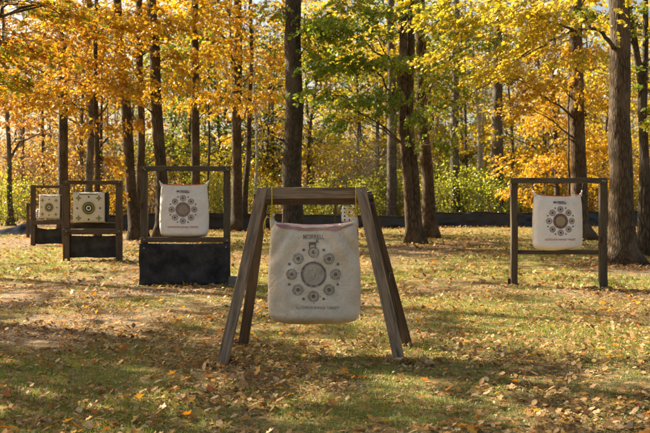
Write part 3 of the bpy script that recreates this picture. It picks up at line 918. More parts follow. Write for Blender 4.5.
# --- stand with rubber mat (middle left)
def washer(parent, p):
    mb = MB(); mb.tube([Vector(p), Vector(p) + Vector((0, -.006, 0))], .022, 16)
    mb.tube([Vector(p) + Vector((0, -.0065, 0)), Vector(p) + Vector((0, -.014, 0))], .009, 8)
    return mb.build('washer', METAL, parent, smooth=False)

def sheet(name, parent, x0, x1, z0, z1, y, mat, wav=.012, seed=0, th=.008, edge=.01):
    nx, nz = 28, 14; V = []; Fc = []
    for side in (0, 1):
        for j in range(nz + 1):
            for i in range(nx + 1):
                u, w = i / nx, j / nz
                x = x0 + (x1 - x0) * u; z = z1 + (z0 - z1) * w
                if w > .9: z += edge * mnoise.noise(Vector((x * 3, seed, 1)))
                if w < .1: z -= edge * 1.0 * math.sin(math.pi * u)
                yy = y + wav * w * mnoise.noise(Vector((x * 3, z * 2, seed))) + side * th
                x += .5 * wav * mnoise.noise(Vector((z * 3, seed, 7))) * (1 if u in (0, 1) else 0)
                V.append((x, yy, z))
    n = (nx + 1) * (nz + 1)
    for j in range(nz):
        for i in range(nx):
            a = j * (nx + 1) + i
            Fc.append((a, a + nx + 1, a + nx + 2, a + 1)); Fc.append((n + a, n + a + 1, n + a + nx + 2, n + a + nx + 1))
    for i in range(nx):
        a = i; Fc.append((a, a + 1, n + a + 1, n + a)); a = nz * (nx + 1) + i; Fc.append((a + 1, a, n + a, n + a + 1))
    for j in range(nz):
        a = j * (nx + 1); Fc.append((a + nx + 1, a, n + a, n + a + nx + 1)); a += nx; Fc.append((a, a + nx + 1, n + a + nx + 1, n + a))
    me = bpy.data.meshes.new(name); me.from_pydata(V, [], Fc); me.polygons.foreach_set('use_smooth', [True] * len(Fc)); me.update()
    return link(name, me, mat, parent)

d3 = 13.2
S3 = empty('target_stand', (X(185, d3), d3, gz(X(185, d3), d3)))
tag(S3, 'dark timber frame with black rubber mat pinned low by two washers', 'target stand')
def R(root, px, py, d): return at(px, py, d) - root.location
for px in (144.3, 227):
    a = R(S3, px, 166.5, d3); b = R(S3, px, 286, d3); b.z = -.05; b.x = a.x
    board('post', a, b, .095, .09, WOOD_DARK, S3)
board('top_rail', R(S3, 140.5, 168.6, d3 - .067), R(S3, 230.5, 168.6, d3 - .067), .075, .04, WOOD_DARK, S3)
board('shelf_rail', R(S3, 141, 239.8, d3 - .067), R(S3, 230, 239.8, d3 - .067), .07, .04, WOOD_BROWN, S3)
board('shelf', R(S3, 142, 238.3, d3 + .2), R(S3, 229, 238.3, d3 + .2), .46, .025, WOOD_BROWN, S3, face=(0, 0, 1))
sheet('rubber_mat', S3, R(S3, 139, 0, d3 - .1).x, R(S3, 229.5, 0, d3 - .1).x, R(S3, 0, 285, d3 - .1).z, R(S3, 0, 243, d3 - .1).z, -.115, RUBBER, .06, 4, .008, .012)
for px, py in ((144, 248), (226, 247)): washer(S3, R(S3, px, py, d3 - .108))

b3 = Bag(.72, .79, .26, .008, 7.7, .95, .012)
c3 = at(184.3, 210.8, d3 + .05)
B3 = empty('target_bag', c3)
tag(B3, 'white bag target with ringed bullseye sitting on the shelf above the black rubber mat', 'target bag', 'archery bag targets')
b3.mesh([BAG2, REDT], B3, True, 1)
CL2 = (.76, .73, .67)
k3 = [print_mat('ink_dark', (.06, .04, .04), CL2, .2, .6), print_mat('ink_brown', (.16, .09, .075), CL2, .25, .58), print_mat('ink_tan', (.33, .28, .2), CL2, .2, .6),
      print_mat('ink_red', (.5, .09, .06), CL2, .25, .58), print_mat('ink_ghost', (.4, .34, .3), CL2, .4, .5)]
bullseye(b3, B3, k3, .108, .165, .02, .285, -.235)
for sx in (-1, 1): ear(B3, [(sx * .325, -.02, .37), (sx * .335, -.03, .395), (sx * .35, -.03, .415), (sx * .36, -.02, .44)], [.03, .018, .009, .007], BAG2)
flap(b3, B3, -.31, .31, .396, .383, REDT, 'top_trim', .004, 2)

for px, py in ((143.5, 168), (145, 169.5), (226.5, 168), (228, 169.5), (144, 239.5), (227, 240.2)): screw(S3, R(S3, px, py, d3 - .088), .008)
# block beside the stand
bm = bmesh.new(); bmesh.ops.create_cube(bm, size=1, matrix=Matrix.Diagonal((.14, .09, .15, 1)))
bmesh.ops.bevel(bm, geom=bm.edges[:], offset=.012, segments=2, affect='EDGES')
for v in bm.verts: v.co += Vector((rnd.uniform(-1, 1), rnd.uniform(-1, 1), rnd.uniform(-1, 1))) * .004
o = from_bm('block', bm, BLOCK); p = at(233, 281.5, 13.1); o.location = (p.x, p.y, gz(p.x, p.y) + .06); o.rotation_euler = (0, .1, .3)
tag(o, 'small grey weathered block on the ground at the right foot of the rubber mat', 'block')

# --- right hand stand
S5 = empty('target_stand', (X(559, 12.8), 12.8, gz(X(559, 12.8), 12.8)))
tag(S5, 'open dark timber frame on two posts with a low rail, beside the thick right trunk', 'target stand')
dl, dr = 12.95, 12.6
a = R(S5, 514, 180, dl); b = a.copy(); b.z = -.06; board('post', a, b, .092, .09, WOOD_DARK, S5)
a = R(S5, 603, 180, dr); b = a.copy(); b.z = -.06; board('post', a, b, .105, .09, WOOD_DARK, S5)
board('top_rail', R(S5, 510.5, 180.6, dl - .068), R(S5, 607, 180.6, dr - .068), .078, .04, WOOD_DARK, S5)
board('low_rail', R(S5, 513, 252, dl + .066), R(S5, 605, 252.5, dr + .066), .06, .04, WOOD_DARK, S5)
for i, (px, d_) in enumerate(((513, dl), (602, dr))): # foot stakes
    p = R(S5, px, 283, d_ + .02); q = p.copy(); p.z = .1; q.z = -.05; p.x += (-.06 if i == 0 else .06); q.x = p.x
    board('stake', p, q, .04, .035, WOOD_DARK, S5)

for px, py, d_ in ((514, 180.2, dl), (603, 180.6, dr), (605, 181, dr), (512.5, 181, dl)): screw(S5, R(S5, px, py, d_ - .089), .008)
b5 = Bag(.72, .80, .25, .008, 12.1, .96, .02)
c5 = at(557.4, 222.3, 12.86)
B5 = empty('target_bag', c5, math.radians(6))
tag(B5, 'white bag target with red lower lettering hanging by cords inside the right frame', 'target bag', 'archery bag targets')
b5.mesh([BAG3, REDT], B5, True, 1)
CL3 = (.78, .76, .73)
k5 = [print_mat('ink_black', (.045, .03, .035), CL3, .12, .62), print_mat('ink_maroon', (.13, .06, .055), CL3, .18, .6), print_mat('ink_gold', (.42, .36, .18), CL3, .1, .6),
      print_mat('ink_scarlet', (.45, .08, .07), CL3, .25, .58), print_mat('ink_ghost_b', (.4, .34, .3), CL3, .4, .5)]
bullseye(b5, B5, k5, .108, .165, .02, .285, -.24)
flap(b5, B5, -.32, .32, .402, .386, REDT, 'top_trim', .004, 2)
bm = bmesh.new(); bmesh.ops.create_cube(bm, size=1, matrix=Matrix.Translation((.20, -.10, .385)) @ Matrix.Diagonal((.05, .006, .035, 1))); from_bm('care_tag', bm, BAG3, B5)
for sx in (-1, 1):
    ear(B5, [(sx * .33, -.02, .38), (sx * .342, -.02, .405), (sx * .352, -.02, .43), (sx * .36, -.01, .45)], [.028, .016, .008, .012], BAG3)
    ear(B5, [(sx * .36, -.01, .46), (sx * .385, .0, .60)], .006, CORD, 'cord')

# --- boxy layered targets
BOXW = fabric_mat('cream_face', (.68, .62, .5), (.5, .42, .3), .35, 20)
BOXK = plain('black_foam', (.02, .02, .022), .8, var=.4, scale=14, bump=.4)
kb = [plain('face_black', (.03, .03, .03), .8), plain('face_yellow', (.36, .33, .1), .8), plain('face_white', (.68, .65, .56), .8), plain('face_olive', (.14, .13, .04), .8)]
def box_target(px, py, d, w, h, t, rz, label, tilt=0.0):
    c = at(px, py, d); root = empty('layered_target', (c.x, c.y, c.z - h / 2), rz); root.rotation_euler.y = tilt
    tag(root, label, 'archery target')
    def fr(x, z):
        z2 = z - h / 2
        e = (1 - min(1, abs(x) / (w / 2)) ** 4) * (1 - min(1, abs(z2) / (h / 2)) ** 4)
        return -t / 2 - .03 * e + .008 * mnoise.noise(Vector((x * 6, z * 6, px)))
    bm = bmesh.new(); bmesh.ops.create_cube(bm, size=1, matrix=Matrix.Translation((.02, .01, h / 2)) @ Matrix.Diagonal((w * 1.0, t * .98, h, 1)))
    bmesh.ops.bevel(bm, geom=bm.edges[:], offset=.025, segments=3, affect='EDGES')
    bmesh.ops.subdivide_edges(bm, edges=bm.edges[:], cuts=2, use_grid_fill=True)
    for v in bm.verts: v.co += Vector((1, 1, 1)) * .01 * mnoise.noise(v.co * 7)
    from_bm('foam_body', bm, BOXK, root)
    n = 20; V = []; Fc = []
    for j in range(n + 1):
        for i in range(n + 1):
            x = (-.5 + i / n) * w * .985; z = j / n * h * .985
            ed = max(abs(x) / (w / 2), abs(z - h / 2) / (h / 2))
            y = fr(x, z) - .002 if ed < .97 else -t / 2 + .03
            V.append((x - .015, y, z + .004))
    for j in range(n):
        for i in range(n): a = j * (n + 1) + i; Fc.append((a, a + 1, a + n + 2, a + n + 1))
    me = bpy.data.meshes.new('face'); me.from_pydata(V, [], Fc); me.polygons.foreach_set('use_smooth', [True] * len(Fc)); me.update()
    link('face_cover', me, BOXW, root)
    p = Print(lambda x, z: fr(x + .015, z) - .003); cx, cz = -.015, h * .47; k = w / .65
    p.ring(cx, cz, .115 * k, .135 * k, 1); p.ring(cx, cz, .098 * k, .115 * k, 0); p.ring(cx, cz, .082 * k, .098 * k, 1); p.ring(cx, cz, .05 * k, .082 * k, 0); p.ring(cx, cz, .028 * k, .05 * k, 2); p.ring(cx, cz, 0, .028 * k, 0)
    for s in (-1, 1):
        p.ring(cx + s * .225 * k, cz, 0, .018 * k, 0); p.ring(cx, cz + s * .225 * k, 0, .018 * k, 0)
        for q in (-1, 1):
            x, z, e = cx + s * .2 * k, cz + q * .2 * k, .05 * k
            p.poly([(x + (1.35 if m % 2 == 0 else .5) * e * math.cos(math.pi / 4 * m), z + (1.35 if m % 2 == 0 else .5) * e * math.sin(math.pi / 4 * m)) for m in range(8)], 3)
            p.ring(x, z, 0, .02 * k, 1, 1, 12)
    p.poly([(-.2 * k, h - .055), (.16 * k, h - .055), (.16 * k, h - .04), (-.2 * k, h - .04)], 0)
    p.build('target_print', kb, root)
    return root

# stand 2
d2 = 18.4
S2 = empty('target_stand', (X(93, d2), d2, gz(X(93, d2), d2)))
tag(S2, 'brown timber frame with grey mat panel between posts, left of the rubber mat stand', 'target stand')
for px in (66.5, 119):
    a = R(S2, px, 180.5, d2); b = a.copy(); b.z = -.05; board('post', a, b, .13, .09, WOOD_BROWN, S2)
board('top_rail', R(S2, 62.5, 182.6, d2 - .067), R(S2, 122.5, 182.6, d2 - .067), .085, .04, WOOD_DARK, S2)
board('shelf_rail', R(S2, 62.5, 232, d2 - .067), R(S2, 122.5, 232, d2 - .067), .1, .04, WOOD_BROWN, S2)
board('back_board', R(S2, 63, 226, d2 + .3), R(S2, 123, 226, d2 + .3), .14, .03, WOOD_BROWN, S2)
board('shelf', R(S2, 70, 229.7, d2 + .12), R(S2, 116, 229.7, d2 + .12), .34, .03, WOOD_BROWN, S2, face=(0, 0, 1))
sheet('mat_panel', S2, R(S2, 69.5, 0, d2).x, R(S2, 116.2, 0, d2).x, .05, R(S2, 0, 235.5, d2).z, .03, RUBBER_GREY, .02, 9, .01, .012)
box_target(91, 207.2, d2 + .1, .66, .62, .3, math.radians(4), 'larger cream square target with yellow rings and black sides, beside the rubber mat stand')
for px, py in ((66, 182), (119, 182), (66, 231), (119, 231)): screw(S2, R(S2, px, py, d2 - .088), .01)
# stand 1
d1 = 24.3
S1 = empty('target_stand', (X(48, d1), d1, gz(X(48, d1), d1)))
tag(S1, 'brown timber frame with sagging dark mat, partly hidden behind the second frame post', 'target stand')
for px in (33.2, 64):
    a = R(S1, px, 185, d1); b = a.copy(); b.z = -.05; board('post', a, b, .12, .09, WOOD_BROWN, S1)
board('top_rail', R(S1, 31, 186.8, d1 - .067), R(S1, 66, 186.8, d1 - .067), .08, .04, WOOD_BROWN, S1)
board('shelf_rail', R(S1, 31, 222.7, d1 - .067), R(S1, 66, 222.7, d1 - .067), .11, .04, WOOD_BROWN, S1)
board('shelf', R(S1, 35, 220.5, d1 + .12), R(S1, 63, 220.5, d1 + .12), .34, .03, WOOD_BROWN, S1, face=(0, 0, 1))
sheet('mat_panel', S1, R(S1, 35, 0, d1).x, R(S1, 63, 0, d1).x, .05, R(S1, 0, 227, d1).z, .03, RUBBER_GREY, .03, 2, .01, .06)
box_target(51.6, 206.6, d1 + .1, .6, .66, .28, math.radians(-3), 'cream square target with yellow rings on the leftmost large frame, smaller in view', .02)
# farthest left small stand
d0 = 29.6
S0 = empty('target_stand', (X(42, d0), d0, gz(X(42, d0), d0)))
tag(S0, 'low brown frame, leftmost, seen just past the left post of its neighbour', 'target stand')
for px in (28, 58):
    a = R(S0, px, 203, d0); b = a.copy(); b.z = -.05; board('post', a, b, .09, .09, WOOD_BROWN, S0)
board('top_rail', R(S0, 26.5, 204.2, d0 - .067), R(S0, 60, 204.2, d0 - .067), .075, .04, WOOD_BROWN, S0)
board('low_rail', R(S0, 26.5, 221, d0 - .067), R(S0, 60, 221, d0 - .067), .09, .04, WOOD_BROWN, S0)
def small_bag(px, py, d, w, h, label, seed):
    b = Bag(w, h, .2, .012, seed, .9, .02); r = empty('target_bag', at(px, py, d)); tag(r, label, 'target bag', 'archery bag targets')
    b.mesh([BAG3], r, False, 0)
    p = Print(b.front)
    for i in range(3):
        for j in range(4): p.ring((i - 1) * w * .3, (j - 1.4) * h * .23, 0, w * .055, 0)
    p.build('target_print', kb, r)
    return r
small_bag(42, 213.5, d0, .42, .3, 'tiny white spotted bag on the leftmost low frame', 4)
# stand seen behind the near bag's top right corner
S6 = empty('target_stand', (X(349, 24), 24, gz(X(349, 24), 24)))
tag(S6, 'distant brown timber frame glimpsed under the A-frame beam around a small white bag', 'target stand')
for px in (335.3, 357):
    a = R(S6, px, 199.5, 24); b = a.copy(); b.z = -.05; board('post', a, b, .07, .08, WOOD_BROWN, S6)
board('top_rail', R(S6, 334, 201.3, 23.94), R(S6, 358.2, 201.3, 23.94), .075, .04, WOOD_BROWN, S6)
board('low_rail', R(S6, 334, 225, 23.94), R(S6, 358.2, 225, 23.94), .075, .04, WOOD_BROWN, S6)
r6 = small_bag(349.3, 214.5, 23.98, .42, .44, 'small white bag with black spots, just behind the near bag top right corner', 6)

# ------------------------------------------------------------------ silt fence and tarp
def silt_fence():
    root = empty('silt_fence', (0, 40, gz(0, 40)))
    tag(root, 'long low black fabric silt fence with sagging top running behind the clearing', 'fence')
    # path: (px, d, top_px_y)
    ctrl = [(84, 33.5, 214.5), (120, 35, 215), (150, 36, 213.5), (235, 37, 213), (300, 38, 214.5), (370, 39, 215.5), (405, 39.5, 216), (440, 40.5, 212.5), (480, 41, 211.5), (515, 41, 213), (560, 42, 211.5), (600, 43, 211.3), (650, 44, 210.5), (720, 46, 210)]
    P = [(X(px, d), d, Z(ty, d)) for px, d, ty in ctrl]
    V = []; Fc = []; nz = 8; n = 0
    pts = []
    for a, b in zip(P, P[1:]):
        k = max(2, int(math.hypot(b[0] - a[0], b[1] - a[1]) / .12))
        for i in range(k):
            t = i / k; pts.append(tuple(a[q] + (b[q] - a[q]) * t for q in range(3)))
    for i, (x, y, zt) in enumerate(pts):
        g0 = gz(x, y) - .03
        zt += .05 * mnoise.noise(Vector((x * .9, 2, 0))) - .03 * abs(math.sin(x * 1.3))
        for j in range(nz + 1):
            s = j / nz
            V.append((x, y - 40 + .14 * mnoise.noise(Vector((x * 1.2, s * 2.5, 3))) + .09 * mnoise.noise(Vector((x * 2.2, s * 7, 13))) + .035 * math.sin(x * 5 + s * 3) * (1 - s) - .12 * (1 - s) ** 2, g0 + (zt - g0) * s + .015 * mnoise.noise(Vector((x * 4, s, 9)))))
    m = len(pts)
    for i in range(m - 1):
        for j in range(nz): a = i * (nz + 1) + j; Fc.append((a, a + nz + 1, a + nz + 2, a + 1))
    me = bpy.data.meshes.new('fabric'); me.from_pydata([(a, b, c - root.location.z) for a, b, c in V], [], Fc); me.polygons.foreach_set('use_smooth', [True] * len(Fc)); me.update()
    fb = link('fabric', me, SILT, root)
    sm = fb.modifiers.new('thick', 'SOLIDIFY'); sm.thickness = .006
    # folded top hem
    hem = MB(); hem.tube([Vector((x, y - 40.02 + .10 * mnoise.noise(Vector((x * 1.2, 2.5, 3))), V[i * (nz + 1) + nz][2] - root.location.z)) for i, (x, y, z) in list(enumerate(pts))[::3]], .022, 6)
    hem.build('hem', SILT, root)
    i = 6
    while i < m:
        x, y, zt = pts[i]
        g = gz(x, y)
        board('stake', (x, y - 40 + .16, zt + rnd.uniform(.02, .1) - root.location.z), (x + rnd.uniform(-.04, .04), y - 40 + .16, g - .1 - root.location.z), .04, .035, WOOD_BROWN, root)
        i += 15
silt_fence()
def tarp():
    d = 33; c = Vector((X(14, d), d, gz(X(14, d), d)))
    root = bpy.data.objects.new('crumpled_tarp', None)
    nx, ny = 60, 26; V = []; Fc = []
    for j in range(ny + 1):
        for i in range(nx + 1):
            u, v = i / nx, j / ny
            x = (u - .5) * 1.9
            ridge = (.08 + .52 * u ** 1.6) * math.exp(-((v - .5) / .23) ** 2) * (1 if u < .93 else (1 - u) / .07 * .6 + .4)
            z = ridge + .05 * abs(mnoise.noise(Vector((x * 3 + v * 3, v * 6, 4)))) + .05 * ridge * math.sin(u * 26 + v * 9) 
            e = min(1, u * 9, (1 - u) * 9, v * 7, (1 - v) * 7)
            V.append((x + .07 * mnoise.noise(Vector((v * 6, u * 4, 2))), (v - .5) * 1.5 + .08 * mnoise.noise(Vector((u * 7, v, 9))), z * e + .01))
    for j in range(ny):
        for i in range(nx): a = j * (nx + 1) + i; Fc.append((a, a + 1, a + nx + 2, a + nx + 1))
    me = bpy.data.meshes.new('tarp'); me.from_pydata(V, [], Fc); me.polygons.foreach_set('use_smooth', [True] * len(Fc)); me.update()
    o = link('crumpled_tarp', me, TARP); o.location = c; bpy.data.objects.remove(root)
    tag(o, 'dark navy tarp heaped on the ground at far left beside the low frame', 'tarp')
tarp()

# ------------------------------------------------------------------ trees (x px, distance, height of path points)
def stem(*pts, dia=.3): return ([(px, d, z) for px, d, z in pts], dia)

# left group
tree('slender leaning trunk at the far left edge with a crooked branch', [stem((11, 44, 0), (9, 44, 3.2), (4, 44, 8), (0, 44, 13), dia=.26)],
     [(12, 105, 42, 1.6, 1.2, .9, 500), (30, 130, 43, 1.5, 1.2, .7, 350), (5, 60, 42, 2, 1.5, 1, 700)], 'rust', BARK_GREY, leaf=.11,
     limb_extra=[([(9, 160, 44), (20, 142, 43.8), (35, 136, 43.6), (50, 128, 43.5)], .07)])
tree('straight brown trunk rising behind the left post of the second frame', [stem((63, 30, 0), (63, 30, 5), (61, 30, 10), (60, 30, 17), dia=.34)],
     [(45, 45, 29, 1.3, 1.2, .7, 900), (75, 25, 29, 1.2, 1, .6, 700), (20, 70, 28, 1.3, 1.1, .6, 900), (35, 15, 29, 1.6, 1.2, .5, 900), (50, 85, 29, .9, .9, .4, 350)], 'greenorange', BARK, upper=7, upper_n=495)
tree('thin young tree with a full spread of orange leaves behind the second frame', [stem((98, 26, 0), (97, 26, 3), (95, 26, 6), (97, 26, 11), dia=.17)],
     [(97, 40, 25.5, 1.2, 1.1, .75, 1500), (62, 100, 25, 1.1, 1, .5, 900), (130, 85, 25, .9, 1, .5, 900), (22, 95, 25, 1.2, 1, .5, 1000), (85, 75, 25.4, 1.2, 1.1, .55, 1300), (120, 20, 25, 1.2, 1, .6, 1100),
      (100, 125, 25.8, .55, .6, .3, 260), (120, 160, 26, .55, .5, .25, 190), (110, 195, 26, .3, .4, .25, 90), (75, 12, 25.4, 1.1, 1, .5, 900), (8, 60, 26, .9, .9, .6, 600)], 'orange', BARK, upper=3, upper_z=(8, 11), upper_r=2)
tree('greyish trunk standing between the young orange tree and the second frame post', [stem((89, 38, 0), (90, 38, 5), (88, 38, 10), (88, 38, 16), dia=.33)],
     [(60, 60, 37, 2, 1.5, .9, 700), (90, 95, 38, 1.6, 1.4, .7, 350)], 'rust', BARK_GREY, upper=5)
tree('leaning dark trunk, left one of the close pair left of the rubber mat', [stem((136, 28, 0), (130, 28, 2.2), (124, 28, 4.4), (118, 28, 7.6), (110, 28, 16), dia=.33)],
     [(150, 30, 27, 1, 1, .6, 800), (110, 55, 27.5, .9, .9, .5, 600), (170, 60, 27, .9, .9, .45, 600), (133, 118, 27.6, .5, .5, .3, 180)], 'orange', BARK, upper=7, upper_n=535)
tree('upright dark trunk, right one of the close pair left of the rubber mat', [stem((141, 30, 0), (141, 30, 3), (139, 30, 6), (137, 30, 16), dia=.27)],
     [(155, 90, 29.5, .7, .7, .35, 260)], 'gold', BARK, upper=5)
tree('tall dark trunk directly behind the left post of the rubber mat frame', [stem((162, 27, 0), (160, 27, 2.5), (156, 27, 5), (150, 27, 8), (143, 27, 18), dia=.36)],
     [(178, 85, 26.6, .9, .9, .4, 500), (180, 20, 26.5, 1.1, 1, .6, 800)], 'gold', BARK, upper=8, upper_n=535, limb_extra=[([(155, 115, 26.9), (160, 150, 26.8), (160, 195, 26.8)], .035)])
tree('straight trunk seen above the white bag on the rubber mat frame', [stem((196, 32, 0), (195, 32, 5), (195, 32, 9), (196, 32, 18), dia=.33)],
     [(205, 60, 31, 1.2, 1.1, .7, 1100), (222, 95, 31, 1, 1, .4, 600), (190, 100, 31.5, .9, .9, .35, 380), (215, 18, 31, 1.4, 1.2, .7, 1100)], 'gold', BARK, upper=7)
tree('pencil-thin dark stem right of the rubber mat frame bag', [stem((208, 36, 0), (209, 36, 4), (207, 36, 8), (206, 36, 10), dia=.11)], [(208, 60, 36, .8, .8, .6, 250)], 'gold', BARK)
tree('brown trunk, left of the touching pair behind the left end of the A-frame', [stem((237, 36, 0), (237, 36, 4), (238, 36, 9), (236, 36, 18), dia=.42)],
     [(240, 50, 34, 1.3, 1.2, .8, 1400), (262, 95, 34, 1.1, 1, .45, 700), (232, 105, 35, 1, 1, .4, 500), (250, 10, 34, 1.6, 1.2, .7, 1300), (270, 125, 34.5, .8, .8, .3, 260), (275, 60, 34, .9, .9, .5, 500)], 'amber', BARK, upper=6)
tree('slim leaning trunk, right of the touching pair behind the left end of the A-frame', [stem((244, 37.4, 0), (248, 37, 3), (250, 37, 6), (252, 37, 14), dia=.24)],
     [(258, 75, 36, 1, 1, .5, 500), (245, 135, 36.5, .8, .8, .35, 220)], 'gold', BARK, upper=4)
tree('thick straight dark trunk in the centre rising behind the A-frame beam', [stem((293, 25.5, 0), (293, 25.5, 4), (293, 25.5, 8), (293, 25.5, 20), dia=.54)],
     [(320, 18, 25, .9, .9, .6, 520), (272, 12, 25, .7, .8, .4, 260), (345, 5, 25.5, 1, .9, .5, 520), (312, 55, 25, .5, .6, .3, 130)], 'yelgreen', bark_mat('bark_mottled', (.03, .024, .018), (.11, .088, .065), 1.1, (.17, .15, .12)), upper=8, upper_n=495, upper_z=(9, 18))
tree('grey trunk behind the fence left of the double-stemmed tree', [stem((392, 45, 0), (392, 45, 5), (391, 45, 10), (391, 45, 18), dia=.52)],
     [(385, 60, 44, 2, 1.5, 1.2, 700)], 'yellow', BARK_GREY, upper=4)
# centre right cluster
tree('double-stemmed brown tree with flared base right of the A-frame', [stem((413, 25.5, 0), (407, 25.5, 1.6), (403, 25.5, 3.4), (404, 25.5, 8), (404, 25.5, 16), dia=.29),
      stem((418, 25.6, 0), (414, 25.6, 1.6), (410, 25.6, 3.4), (412, 25.6, 7), (420, 25.6, 14), dia=.27)],
     [(345, 60, 24, 1.1, 1, .5, 700), (375, 95, 24.3, .9, .9, .4, 480), (365, 30, 24, 1.1, 1, .5, 700), (400, 60, 24.4, .9, .9, .5, 550), (330, 95, 24, .8, .8, .3, 260), (352, 118, 24.5, .7, .7, .3, 220),
      (400, 110, 24.6, .7, .7, .35, 260), (395, 15, 24.3, 1, 1, .5, 600), (425, 140, 24.8, .4, .4, .25, 110), (330, 25, 24, .8, .8, .4, 350)], 'green', BARK_WARM, leaf=.1, upper=8, upper_n=495)
tree('stout brown trunk just right of the double-stemmed tree', [stem((430, 29, 0), (427, 29, 2), (423, 29, 4), (419, 29, 8), (420, 29, 17), dia=.4)],
     [(440, 70, 27, 1.2, 1.1, .6, 1000), (470, 40, 27, 1.2, 1, .5, 850), (435, 110, 27.5, .9, .9, .4, 450), (455, 95, 27, .9, .9, .35, 450), (430, 25, 27, 1.2, 1, .5, 900), (447, 135, 27.5, .6, .6, .3, 180)], 'yelgreen', BARK_WARM, upper=8, upper_n=535)
tree('grey trunk behind the fence beside the bright lime undergrowth', [stem((455, 45, 0), (455, 45, 5), (456, 45, 9), (456, 45, 16), dia=.47)], [(455, 130, 44.5, .8, .8, .4, 160)], 'yelgreen', BARK_GREY, upper=4)
tree('slim pale forked trunk behind the fence', [stem((480, 48, 0), (479, 48, 3), (479, 48, 5.2), (474, 48, 8), (470, 48, 13), dia=.22), stem((479, 48, 5), (484, 48, 6.5), (489, 48, 9), (492, 48, 12), dia=.14)],
     [], 'yelgreen', BARK_PALE, limb_extra=[([(479, 110, 48), (472, 92, 47.9), (468, 75, 47.8)], .05)])
tree('broad grey-brown trunk behind the fence left of the right frame', [stem((497, 46, 0), (497, 46, 5), (498, 46, 10), (500, 46, 18), dia=.62)],
     [(500, 75, 45, 1.8, 1.4, .8, 500)], 'yellow', BARK_GREY, upper=4)
tree('thin dark curving trunk amid the amber foliage behind the right frame', [stem((556, 36, 0), (557, 36, 3), (553, 36, 6), (555, 36, 10), dia=.24)],
     [(540, 120, 35, 1.5, 1.3, .7, 1500), (530, 165, 35, 1.5, 1.2, .6, 1300), (570, 150, 35.5, 1.2, 1.1, .7, 1100), (520, 190, 35, 1.0, 1, .35, 450), (560, 95, 35, 1.4, 1.2, .5, 900), (598, 145, 35.5, .9, .9, .7, 700), (600, 180, 36, .8, .8, .5, 350)], 'amber', BARK)
tree('thick brown trunk behind the hanging bag of the right frame', [stem((580, 28, 0), (578, 28, 3), (576, 28, 6), (574, 28, 17), dia=.5)],
     [(545, 80, 27, 1.1, 1, .5, 900), (600, 90, 27, .9, .9, .5, 650), (520, 105, 27.3, .9, .9, .4, 450), (585, 50, 27, 1.2, 1, .6, 900), (510, 75, 27, 1, 1, .4, 500)], 'gold', BARK_WARM, upper=8, upper_n=495,
     limb_extra=[([(570, 239, 27.9), (569, 180, 27.8), (568, 110, 27.8), (571, 60, 27.8)], .05)])
tree('thickest trunk, rough and tall, just right of the right frame', [stem((625, 17.2, 0), (620, 17.2, 1.2), (619, 17.2, 4.5), (617, 17.2, 9), (615, 17.2, 16), dia=.44)],
     [(565, 12, 16.3, .9, .9, .35, 700), (530, 45, 16.4, .7, .8, .28, 480), (490, 20, 16.4, .9, .9, .35, 700), (455, 55, 16.6, .6, .8, .22, 340), (500, 70, 16.4, .6, .7, .2, 280), (575, 60, 16.2, .5, .6, .2, 220), (445, 12, 16.6, .8, .8, .3, 480), (535, 5, 16.4, .9, .9, .3, 500)],
     'yellow', bark_mat('bark_rough', (.03, .022, .015), (.13, .095, .062), 1.2), leaf=.072, upper=9, upper_n=535, upper_z=(6, 13), limbs='upper',
     limb_extra=[([(614, 48, 17.1), (603, 33, 17), (592, 28, 16.8), (575, 31, 16.6), (556, 38, 16.6), (535, 50, 16.5), (515, 62, 16.5)], .042), ([(575, 31, 16.6), (555, 22, 16.5), (530, 20, 16.5)], .03),
                 ([(590, 28, 16.8), (582, 12, 16.7), (572, 2, 16.6)], .03), ([(530, 50, 16.5), (500, 75, 16.4), (470, 95, 16.4)], .018)])
tree('dark slanting trunk at the right edge beside the thickest trunk', [stem((647, 20, 0), (645, 20, 2), (641, 20, 3.8), (632, 19.8, 5), (622, 19.5, 6.3), dia=.25), stem((641, 20, 3.7), (646, 20, 6), (650, 20, 12), dia=.16)],
     [(640, 25, 19.6, .6, .7, .4, 450), (648, 75, 19.7, .5, .6, .4, 300), (648, 118, 19.8, .35, .4, .25, 130), (600, 12, 19.4, .5, .6, .3, 260)], 'yelgreen', BARK, upper=4, upper_z=(7, 11), upper_r=2)
# just outside the left of the picture; its boughs reach in at the top
tree('near tree just beyond the left edge whose orange boughs hang into the top left corner', [stem((-370, 13.2, 0), (-370, 13.2, 4), (-370, 13.2, 15), dia=.4)],
     [(10, 40, 15.5, .7, .8, .35, 600), (-20, 80, 15.5, .6, .8, .3, 350), (45, 5, 15.5, .6, .7, .25, 420)], 'greenorange', BARK, upper=3, upper_n=511, upper_z=(10, 14), upspread=4.0,
     wblobs=[(-11.5, 12.9, 9, 2.0, 1.6, .9, 1900), (-12.3, 11.1, 8, 1.6, 1.2, .8, 1200), (-9.8, 11.3, 9.3, 1.6, 1.0, .8, 1300), (-8.0, 10.3, 9, 1.5, .9, .7, 1100), (-6.0, 10.1, 8.6, 1.4, .8, .6, 900), (-13.6, 14.2, 10, 1.8, 1.6, .8, 900)])
tree('tall tree beyond the left edge shading the near clearing', [stem((-330, 20, 0), (-330, 20, 5), (-330, 20, 17), dia=.45)], [(-60, 40, 21, 1, 1, .5, 500)], 'gold', BARK, upper=13, upper_n=511, upper_z=(9, 16), upspread=5)
tree('small tree beyond the left edge of the clearing', [stem((-420, 9, 0), (-420, 9, 4), (-420, 9, 10), dia=.3)], [], 'orange', BARK, upper=8, upper_n=500, upper_z=(5, 9), upspread=3.2, upper_r=2.2)

